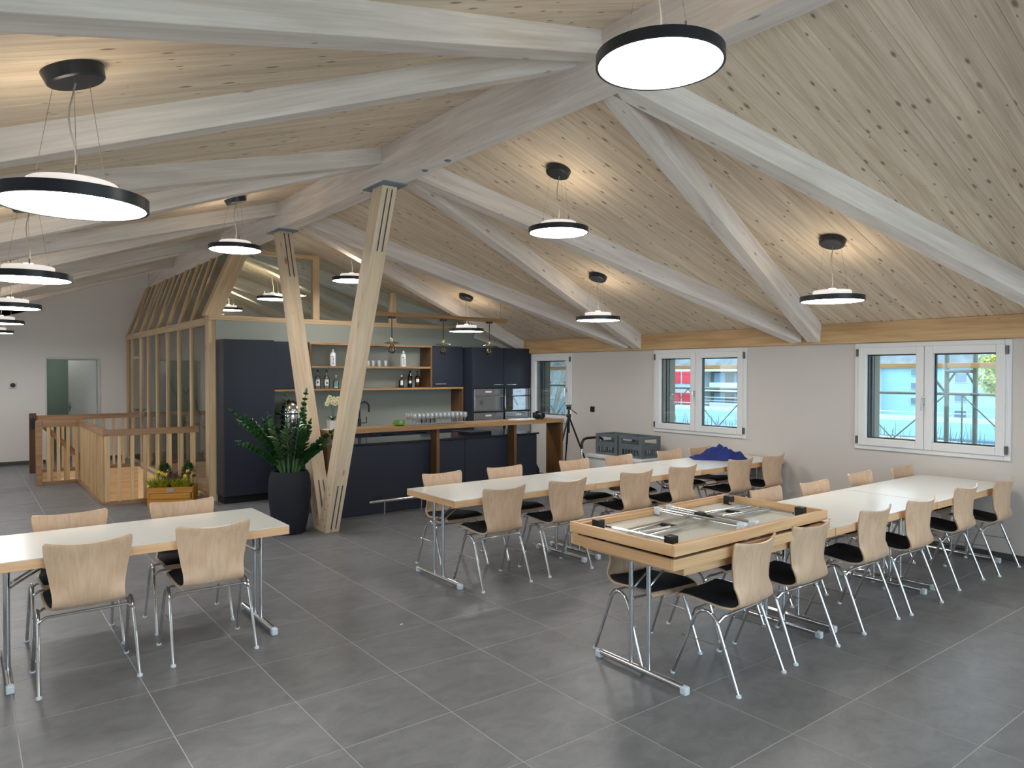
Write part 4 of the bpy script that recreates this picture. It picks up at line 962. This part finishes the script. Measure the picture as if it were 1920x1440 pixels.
def frond(bx_, by_, ang, lean, h, k0):
    """arching stalk with paired leaflets"""
    dx, dy = math.cos(ang), math.sin(ang); pts = []
    for i in range(9):
        t = i / 8; pts.append(Vector((bx_ + dx * lean * t ** 1.6, by_ + dy * lean * t ** 1.6, .60 + h * t - .12 * lean * t ** 3)))
    stem = MB().tube(pts, [.016 - .012 * i / 8 for i in range(9)], 7).build('stalk', 'stalk', pp, 60)
    n = 11
    for i in range(n):
        t = .30 + .70 * i / (n - 1); f = t * 8; a = int(min(f, 7)); p = pts[a].lerp(pts[a + 1], f - a); tg = (pts[min(a + 1, 8)] - pts[a]).normalized()
        side = Vector((-dy, dx, 0)); L = (.155 if i < n - 2 else .11) * random.uniform(.85, 1.1) * math.sin(math.pi * (.25 + .62 * t))
        for s in (-1, 1):
            d = tg * .75 + side * s * 1.0 + Vector((0, 0, random.uniform(-.1, .25)))
            m = MB(); leafblade(m, p, d, L, .062, .10, tg); m.build('leaflet', 'leaf', stem, 60)
    m = MB(); leafblade(m, pts[-1], tg, .09, .03, .05, (dy, -dx, .2)); m.build('leaflet', 'leaf', stem, 60)
view = math.atan2(PYc, PX)
for q, (a, ln, h) in enumerate(((view + 1.55, .50, .78), (view + 1.75, .42, .66), (view + 1.3, .38, .70), (view - 1.5, .10, .92), (view + .2, .12, .90), (view - 1.45, .36, .52), (view - 1.7, .30, .38), (view + 2.4, .22, .70), (view - 2.7, .18, .66), (view + .9, .26, .62), (view - .8, .22, .60), (view + 3.0, .14, .58), (view + 1.9, .44, .46), (view - 2.2, .12, .74))):
    frond(PX + .07 * math.cos(a), PYc + .07 * math.sin(a), a, ln, h, q)

pl = empty('flower_planter', (2.25, 10.42, 0)); tag(pl, 'wooden flower box planted with heather and dwarf conifers by the balustrade', 'planter')
PM = Matrix.Translation((2.23, 10.36, 0)) @ Matrix.Rotation(R(-24), 4, 'Z')
for k, (z0, z1, ins) in enumerate(((0, .085, 0), (.09, .165, .02), (.17, .245, 0))):
    hx, hy = .27, .17
    for sy in (-1, 1):
        MB().box(-hx + ins, hx - ins, sy * hy - .012, sy * hy + .012, z0, z1).build('board', 'planter_wood', pl, None, .003, PM)
    for sx in (-1, 1):
        MB().box(sx * hx - .012, sx * hx + .012, -hy + .013, hy - .013, z0, z1).build('board', 'planter_wood', pl, None, .003, PM)
MB().box(-.256, .256, -.156, .156, .02, .225).build('soil', 'soil', pl, None, 0, PM)
MB().box(-.04, .05, -hy - .016, -hy - .012, .185, .225).build('name_plate', 'brushed_steel', pl, None, .001, PM)
def tuft(m, c, n, h, sp, w):
    for k in range(n):
        a = random.uniform(0, 6.28); l = h * random.uniform(.6, 1.1); d = Vector((math.cos(a) * sp, math.sin(a) * sp, 1)); leafblade(m, (c[0] + random.uniform(-.10, .10), c[1] + random.uniform(-.06, .06), c[2]), d, l, w, .12)
def plant(nm, mat, c, n, h, sp, w, lab):
    m = MB(); tuft(m, c, n, h, sp, w); o = m.build(nm, mat, None, 60, 0, PM); tag(o, lab, 'plant')
plant('heather', 'heather', (-.15, -.08, .226), 190, .20, .75, .014, 'yellow-green heather at the left front of the flower box')
plant('heather', 'heather', (.11, -.08, .226), 190, .20, .75, .014, 'yellow-green heather at the right front of the flower box')
plant('heather', 'heather_pink', (.0, .04, .226), 140, .26, .45, .014, 'mauve heather in the middle of the flower box')
for x, y, lab in ((-.12, .09, 'left dwarf conifer in the flower box'), (.18, .07, 'right dwarf conifer in the flower box')):
    m = MB()
    for k in range(420):
        a = random.uniform(0, 6.28); b = random.uniform(-.5, 1.5); r = .095; p = (x + r * .6 * math.cos(a) * math.cos(b), y + r * .6 * math.sin(a) * math.cos(b), .40 + r * math.sin(b)); leafblade(m, p, (math.cos(a) * math.cos(b), math.sin(a) * math.cos(b), math.sin(b) + .4), .06, .010, .1)
    m.tube([(x, y, .226), (x, y, .36)], .01, 6); tag(m.build('dwarf_conifer', 'conifer', None, 60, 0, PM), lab, 'plant')
for k in range(9):
    x, y = (-.22 + .045 * k, -.02) if k < 4 else (.16 + .028 * (k - 4), -.06 + .03 * (k % 2)); z = .375 + .02 * ((k * 3) % 4)
    e = empty('pansy', (0, 0, 0)); e.matrix_basis = PM @ Matrix.Translation((x, y, .226))
    tag(e, '%s pansy in the %s half of the flower box, %s from its left' % ('dark red' if k in (6, 8) else 'yellow', 'left' if k < 4 else 'right', ORD[k if k < 4 else k - 4]), 'flower', 'pansies in the flower box')
    MB().tube([(x, y, .226), (x, y, z)], .003, 5).build('stem', 'stalk', e, None, 0, PM)
    fl = MB()
    for q in range(5): a = q * 1.257; fl.ico((x + .014 * math.cos(a), y - .004, z + .014 * math.sin(a)), .012, 1, (1, .4, 1))
    fl.build('petals', 'flower_yellow' if k not in (6, 8) else 'flower_dark', e, 60, 0, PM)

# ------------------------------------------------------------------ by the window wall: tripod, crates, hand truck, socket, jacket
tr = empty('tripod', (7.36, 8.12, 0)); tag(tr, 'black camera tripod standing at the end of the bar', 'tripod')
tx, ty = 7.34, 8.15
MB().lathe([(.016, 0), (.016, .36)], 12, (tx, ty, .84)).build('centre_column', 'black_plastic', tr, 40)
MB().lathe([(.035, 0), (.04, .03), (.03, .05)], 14, (tx, ty, 1.08)).build('spider', 'black_plastic', tr, 40)
MB().box(tx - .03, tx + .03, ty - .025, ty + .025, 1.2, 1.25).box(tx - .045, tx + .045, ty - .03, ty + .03, 1.255, 1.27).build('head', 'black_plastic', tr, None, .006)
MB().tube([(tx, ty, 1.22), (tx + .02, ty - .16, 1.14)], .007, 8).build('pan_handle', 'black_plastic', tr, 40)
for dx, dy in ((.12, -.50), (-.34, .05), (.24, .38)):
    t1 = Vector((tx, ty, 1.10)); t3 = Vector((tx + dx, ty + dy, 0)); a = t1.lerp(t3, .4); b = t1.lerp(t3, .7)
    lg = MB().tube([t1, a], .014, 8).tube([a, b], .011, 8).tube([b, t3], .008, 8).build('leg', 'black_plastic', tr, 40)
    for p in (a, b): MB().ico(p, .02, 1).build('leg_clamp', 'black_plastic', lg)
sk = MB().box(XR - .012, XR, 8.04, 8.13, 1.15, 1.235).build('plate', 'black_plastic', None, None, .003); sk.name = 'light_switch'
tag(sk, 'black switch plate on the wall right of the narrow window', 'switch')
cb = empty('cool_box', (7.45, 7.0, 0)); tag(cb, 'pale grey storage box under the grey crates', 'box')
MB().box(7.12, 7.68, 6.47, 7.50, .03, .55).build('body', 'cool_box', cb, None, .012); MB().box(7.10, 7.70, 6.45, 7.52, .55, .60).build('lid', 'cool_box', cb, None, .012)
def crate(x0, y0, w, d, z0, lab):
    e = empty('crate', (x0 + w / 2, y0 + d / 2, z0)); tag(e, lab, 'crate', 'grey bottle crates'); h = .29; t = .016
    MB().box(x0, x0 + w, y0, y0 + d, z0, z0 + t).build('base', 'crate_grey', e)
    def side(fix, a0, a1, axis):
        m = MB()
        def b(u0, u1, v0, v1):
            if axis == 'X': m.box(fix, fix + t, u0, u1, v0, v1)
            else: m.box(u0, u1, fix, fix + t, v0, v1)
        b(a0, a0 + .05, z0 + t, z0 + h); b(a1 - .05, a1, z0 + t, z0 + h); b(a0 + .05, a1 - .05, z0 + h - .04, z0 + h); b(a0 + .05, a1 - .05, z0 + .11, z0 + .18); b(a0 + .05, a1 - .05, z0 + t, z0 + .03)
        n = 6
        for k in range(n + 1):
            u = a0 + .05 + (a1 - a0 - .1) * k / n; b(u - .007, u + .007, z0 + .03, z0 + .11)
        m.build('side', 'crate_grey', e, None, .002)
    side(x0, y0, y0 + d, 'X'); side(x0 + w - t, y0, y0 + d, 'X'); side(y0, x0 + t, x0 + w - t, 'Y'); side(y0 + d - t, x0 + t, x0 + w - t, 'Y')
    return e
crate(7.22, 7.02, .38, .42, .601, 'grey plastic bottle crate on the storage box, further from the camera'); crate(7.22, 6.56, .38, .42, .601, 'grey plastic bottle crate on the storage box, nearer the camera')
ht = empty('hand_truck', (7.2, 7.66, 0)); tag(ht, 'folding hand truck with black loop handle beside the crates', 'hand truck')
MB().tube([(7.10, 7.60, .05), (7.10, 7.60, .74), (7.13, 7.60, .79), (7.2, 7.60, .81), (7.44, 7.60, .81), (7.5, 7.60, .79), (7.53, 7.60, .74), (7.53, 7.60, .05)], .013, 10).build('frame', 'chrome', ht, 40)
MB().tube([(7.10, 7.60, .66), (7.10, 7.60, .74), (7.13, 7.60, .79), (7.2, 7.60, .81), (7.44, 7.60, .81), (7.5, 7.60, .79), (7.53, 7.60, .74), (7.53, 7.60, .66)], .019, 10).build('grip', 'black_plastic', ht, 40)
MB().box(7.1, 7.53, 7.54, 7.62, .01, .03).build('toe_plate', 'brushed_steel', ht)
for x in (7.06, 7.57):
    MB().lathe([(.07, -.015), (.07, .015)], 18).build('wheel', 'black_plastic', ht, 40, 0, Matrix.Translation((x, 7.66, .07)) @ Matrix.Rotation(R(90), 4, 'Y'))
# jacket heap on the table
jm = MB(); NX, NY = 44, 32
def jh(u, v):
    r = max(0, 1 - (abs(u) ** 2.2 + abs(v) ** 2.4)); ridge = .55 + .45 * math.cos(2.2 * (u - .12)) + .20 * (1 - 2 * abs(math.sin(3.4 * u + 1.7 * v))) + .14 * (1 - 2 * abs(math.sin(5.2 * v - 2.3 * u))) + .09 * math.sin(17 * u + 6 * v)
    return max(.006, .135 * r ** .55 * ridge)
for i in range(NX + 1):
    for j in range(NY + 1):
        u = -1 + 2 * i / NX; v = -1 + 2 * j / NY; s = 1 / max(1, (abs(u) ** 3 + abs(v) ** 3) ** (1 / 3))
        x = u * s * .33 * (1 + .05 * math.sin(5 * v)); y = v * s * .20 * (1 + .06 * math.sin(6 * u)); jm.v.append((x, y, jh(u, v) if abs(u) < .999 and abs(v) < .999 else .002))
for i in range(NX):
    for j in range(NY): a = i * (NY + 1) + j; jm.f.append((a, a + NY + 1, a + NY + 2, a + 1))
n = len(jm.v); jm.f.append(tuple([i * (NY + 1) for i in range(NX + 1)] + [NX * (NY + 1) + j for j in range(1, NY + 1)] + [i * (NY + 1) + NY for i in range(NX - 1, -1, -1)] + [j for j in range(NY - 1, 0, -1)]))
jk = empty('jacket', (7.12, 5.27, TZ)); tag(jk, 'crumpled navy blue jacket heaped on the wall end of the table row', 'jacket')
JM = Matrix.Translation((7.14, 5.27, TZ + .001)) @ Matrix.Rotation(R(-52), 4, 'Z')
jm.build('cloth', 'navy_cloth', jk, 70, 0, JM)
MB().box(.05, .09, -.125, -.12, .055, .068).build('tag', 'paper', jk, None, 0, JM)
sc_ = MB().box(-.012, .012, -.004, .004, 0, .003).build('paper_scrap', 'paper', None, None, 0, Matrix.Translation((2.42, 4.42, .0005)) @ Matrix.Rotation(.5, 4, 'Z')); tag(sc_, 'tiny white scrap lying on the floor before the middle row', 'scrap')

# ------------------------------------------------------------------ outside: scaffold, roofs, houses, trees
sf = empty('scaffold', (9.0, 4.0, -3)); tag(sf, 'galvanised scaffold with timber guard boards outside the windows', 'scaffold')
def stube(p, q, r, nm='tube'): return MB().tube([p, q], r, 10).build(nm, 'galvanised', sf, 40)
stube((9.0, -2, 1.52), (9.0, 14, 1.52), .017, 'guard_tube')
MB().box(8.98, 9.01, -2, 14, 1.815, 1.875).build('guard_board', 'scaffold_timber', sf, None, .004)
for y in (3.51, 6.0 + 2.95, 3.235):
    stube((9.0 if y != 3.235 else 9.05, y, -3.5), (9.0 if y != 3.235 else 9.05, y, 1.98), .026, 'post')
stube((8.95, 3.51, 1.78), (9.05, 3.235, 1.78), .02, 'transom')
stube((9.0, 3.50, 1.50), (9.0, 3.72, 1.80), .014, 'brace'); stube((9.0, 3.49, 1.66), (9.0, 3.40, 1.80), .012, 'brace'); stube((9.05, 3.24, 1.62), (9.05, 3.33, 1.78), .012, 'brace')
for y in (3.35, 3.62): stube((9.0, y, .96), (9.0, y, 1.50), .008, 'baluster')
pts = [(4.45, 1.30), (4.11, .96), (3.51, 1.52)], [(3.35, 1.51), (2.8, .95), (2.2, 1.51)], [(7.62, 1.10), (7.22, 1.51), (6.66, .95), (6.1, 1.51), (5.5, .95)], [(10.9, 1.51), (10.35, .95), (9.8, 1.51)]
for k in pts:
    for (a, b), (c, d) in zip(k[:-1], k[1:]): stube((9.0, a, b), (9.0, c, d), .0075, 'zigzag_brace')
MB().box(8.5, 9.1, -2, 14, .86, .90).build('deck', 'galvanised', sf)
SCL = 75 / 32
def win_part(b, X, y0, y1, z0, z1, mat, nm='window'):
    f = MB().box(X - .12, X, y0 - .08, y1 + .08, z0 - .08, z1 + .08).build(nm, 'facade_white', b); MB().box(X - .18, X - .12, y0, y1, z0, z1).build('pane', mat, f)
def zz(z): return 1.757 + (z - 1.757) * SCL
A = empty('apartment_building', (75, 58, -12)); tag(A, 'white block of flats with red shutters seen through the middle window', 'building')
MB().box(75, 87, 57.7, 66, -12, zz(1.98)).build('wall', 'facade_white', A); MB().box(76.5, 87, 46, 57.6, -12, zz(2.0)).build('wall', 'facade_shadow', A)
for y0, y1 in ((61.4, 62.7), (59.6, 61.05), (63.2, 64.5)):
    for za, zb in ((1.18, 1.84), (.02, .64)):
        s = MB().box(74.85, 75.0, y0, y1, zz(za), zz(zb)).build('red_shutter', 'shutter_red', A); MB().box(74.80, 74.85, y0, y1, zz(zb) - .35, zz(zb)).build('blind_box', 'shutter_red', s)
for z0, z1 in ((1.84, 2.0), (.78, .98), (-.35, -.1)):
    MB().box(74.2, 76.5, 46, 57.6, zz(z0), zz(z1)).build('balcony_slab', 'facade_white', A)
for za, zb in ((1.0, 1.25), (-.05, .2)): MB().box(74.2, 74.4, 46, 56.2, zz(za), zz(zb)).build('balcony_front', 'facade_white', A)
for y0, y1 in ((55.6, 57.0), (52.2, 54.0), (48.5, 51.0)):
    for za, zb in ((1.1, 1.72), (0.0, .62)): win_part(A, 76.5, y0, y1, zz(za), zz(zb), 'curtain_blue')
for z in (.47, .30): MB().tube([(73.9, 44, zz(z)), (73.9, 58, zz(z))], .05, 6).build('railing', 'facade_white', A)
B = empty('apartment_building', (75, 30, -12)); tag(B, 'pale blue-white block of flats seen through the nearest window', 'building')
MB().box(75, 88, 25.2, 35.4, -12, 2.3).build('wall', 'facade_blue', B); MB().box(79, 88, 14, 25.2, -12, 2.3).build('wall', 'facade_white', B); MB().box(74.6, 88, 25, 35.6, 2.3, 2.5).build('roof_edge', 'facade_white', B); MB().box(73.6, 76, 35.4, 38.5, -12, 2.3).build('wall', 'facade_white', B)
for k in range(3): MB().box(73.2, 73.6, 35.4, 38.5, zz(1.72 - .62 * k) - 1.4, zz(1.72 - .62 * k) - .3).build('balcony_front', 'facade_white', B)
for za, zb in ((1.67, 1.93), (1.12, 1.36), (.47, .72)): win_part(B, 75, 32.0, 32.45, zz(za), zz(zb), 'far_pane')
for za, zb in ((1.41, 1.76), (.64, .98), (-.1, .25)): win_part(B, 75, 27.5, 28.5, zz(za), zz(zb), 'far_pane')
for za, zb in ((1.41, 1.76), (.64, .98)): win_part(B, 79, 21.5, 22.5, zz(za), zz(zb), 'far_pane')
C3 = empty('apartment_building', (60, 72, -12)); tag(C3, 'pale house front behind the bare trees outside the narrow window', 'building')
MB().box(60, 70, 60, 86, -12, 2.2).build('wall', 'facade_white', C3); MB().box(59.6, 70.4, 59.6, 86.4, 2.2, 2.6).build('roof', 'facade_blue', C3)
for k in range(6):
    for zq in (-.9, -4.0): win_part(C3, 60, 62 + 4 * k, 63.4 + 4 * k, zq, zq + 1.6, 'far_pane')
rf = empty('flat_roof', (30, 25, -3)); tag(rf, 'low neighbouring flat roof with gravel and dry grass outside', 'roof')
MB().box(14, 60, 5, 70, -4, -1.6).build('slab', 'roof_gravel', rf); MB().box(14, 14.4, 5, 70, -1.6, -.9).build('parapet', 'facade_blue', rf); MB().box(40, 40.3, 5, 70, -1.6, -.75).build('parapet', 'facade_blue', rf)
for k in range(7):
    m = MB(); x0 = 22 + 2.6 * k; pts_ = []
    for q in range(22): pts_.append((x0 + 1.2 * math.sin(q * .55 + k), 8 + q * 2.0, -1.59 + .10 * (k % 2)))
    for q in range(21):
        a, b = pts_[q], pts_[q + 1]; w_ = .5 + .3 * math.sin(q + k); m.quadbox([(a[0], a[1], -1.61), (a[0] + w_, a[1], -1.61), (b[0] + w_, b[1], -1.61), (b[0], b[1], -1.61), (a[0], a[1], a[2] + .12), (a[0] + w_, a[1], a[2] + .12), (b[0] + w_, b[1], b[2] + .12), (b[0], b[1], b[2] + .12)])
    m.build('planting_strip', 'grass_dry' if k % 2 else 'far_pane', rf)
for k, (x, y) in enumerate(((20, 12), (24, 19), (18, 20), (21, 27))): MB().box(x, x + 1.6, y, y + 2.2, -1.6, -1.2).build('roof_hatch', 'facade_white' if k % 2 else 'facade_blue', rf)
for z in (-.35, -.7): MB().tube([(41, 4, z), (41, 72, z)], .03, 6).build('guard_rail', 'facade_white', rf)
gm = MB()
for k in range(900):
    x, y = random.uniform(24, 39), random.uniform(9, 40); leafblade(gm, (x, y, -1.6), (random.uniform(-.3, .3), random.uniform(-.3, .3), 1), random.uniform(.3, 1.3), .03, .1)
gm.build('dry_grass', 'grass_stalk', rf)['kind'] = 'stuff'
gd = MB().box(8.2, 300, -150, 260, -12.2, -12).build('ground', 'grass_dry'); struct(gd, 'ground outside the building')
hm = MB()
for i in range(25):
    for j in range(9): hm.v.append((120 + j * 14, -120 + i * 20, -12 + j * 9 + 5 * math.sin(i * 1.3 + j) + 3 * math.sin(i * .5)))
for i in range(24):
    for j in range(8): a = i * 9 + j; hm.f.append((a, a + 9, a + 10, a + 1))
struct(hm.build('hillside', 'hill_forest', None, 60), 'grey wooded hillside beyond the houses')
def tree(x, y, z, h, sp, lab, leafy):
    e = empty('tree', (x, y, z)); tag(e, lab, 'tree')
    MB().tube([(x, y, z), (x + .1, y, z + h * .35)], [.16, .11], 8).build('trunk', 'tree_bark', e, 60)
    m = MB(); lf = MB()
    for k in range(46 if leafy else 24):
        a = random.uniform(0, 6.28); b = z + h * random.uniform(.25, .6); l = sp * random.uniform(.5, 1); p0 = Vector((x + .08, y, min(b, z + h * .35))); p1 = Vector((x + math.cos(a) * l * .5, y + math.sin(a) * l * .5, b + h * .15)); p2 = Vector((x + math.cos(a) * l, y + math.sin(a) * l, b + h * random.uniform(.25, .42)))
        m.tube([p0, p1, p2], [.035, .02, .006], 5)
        for q in range(5):
            t = random.uniform(.3, 1); s = p1.lerp(p2, t); d = Vector((random.uniform(-1, 1), random.uniform(-1, 1), random.uniform(.2, 1.2))) * .5; m.tube([s, s + d], [.014, .005], 4)
            if leafy:
                for w in range(14): leafblade(lf, s + d * random.random() + Vector((random.uniform(-.3, .3),) * 3), (random.uniform(-1, 1), random.uniform(-1, 1), random.uniform(-.5, 1)), .22, .12, .2)
    m.build('branches', 'tree_bark', e, 60)
    if leafy: lf.build('foliage', 'tree_leaf', e)['kind'] = 'stuff'
tree(19, 22.6, -4, 8.2, 2.2, 'bare branching tree outside the narrow window', False)
tree(25, 31.5, -4, 8.5, 2.6, 'second bare tree just behind, outside the narrow window', False)
tree(40, 12.6, -1.7, 4.6, 1.8, 'yellow-green leafy bush at the right of the nearest window', True)
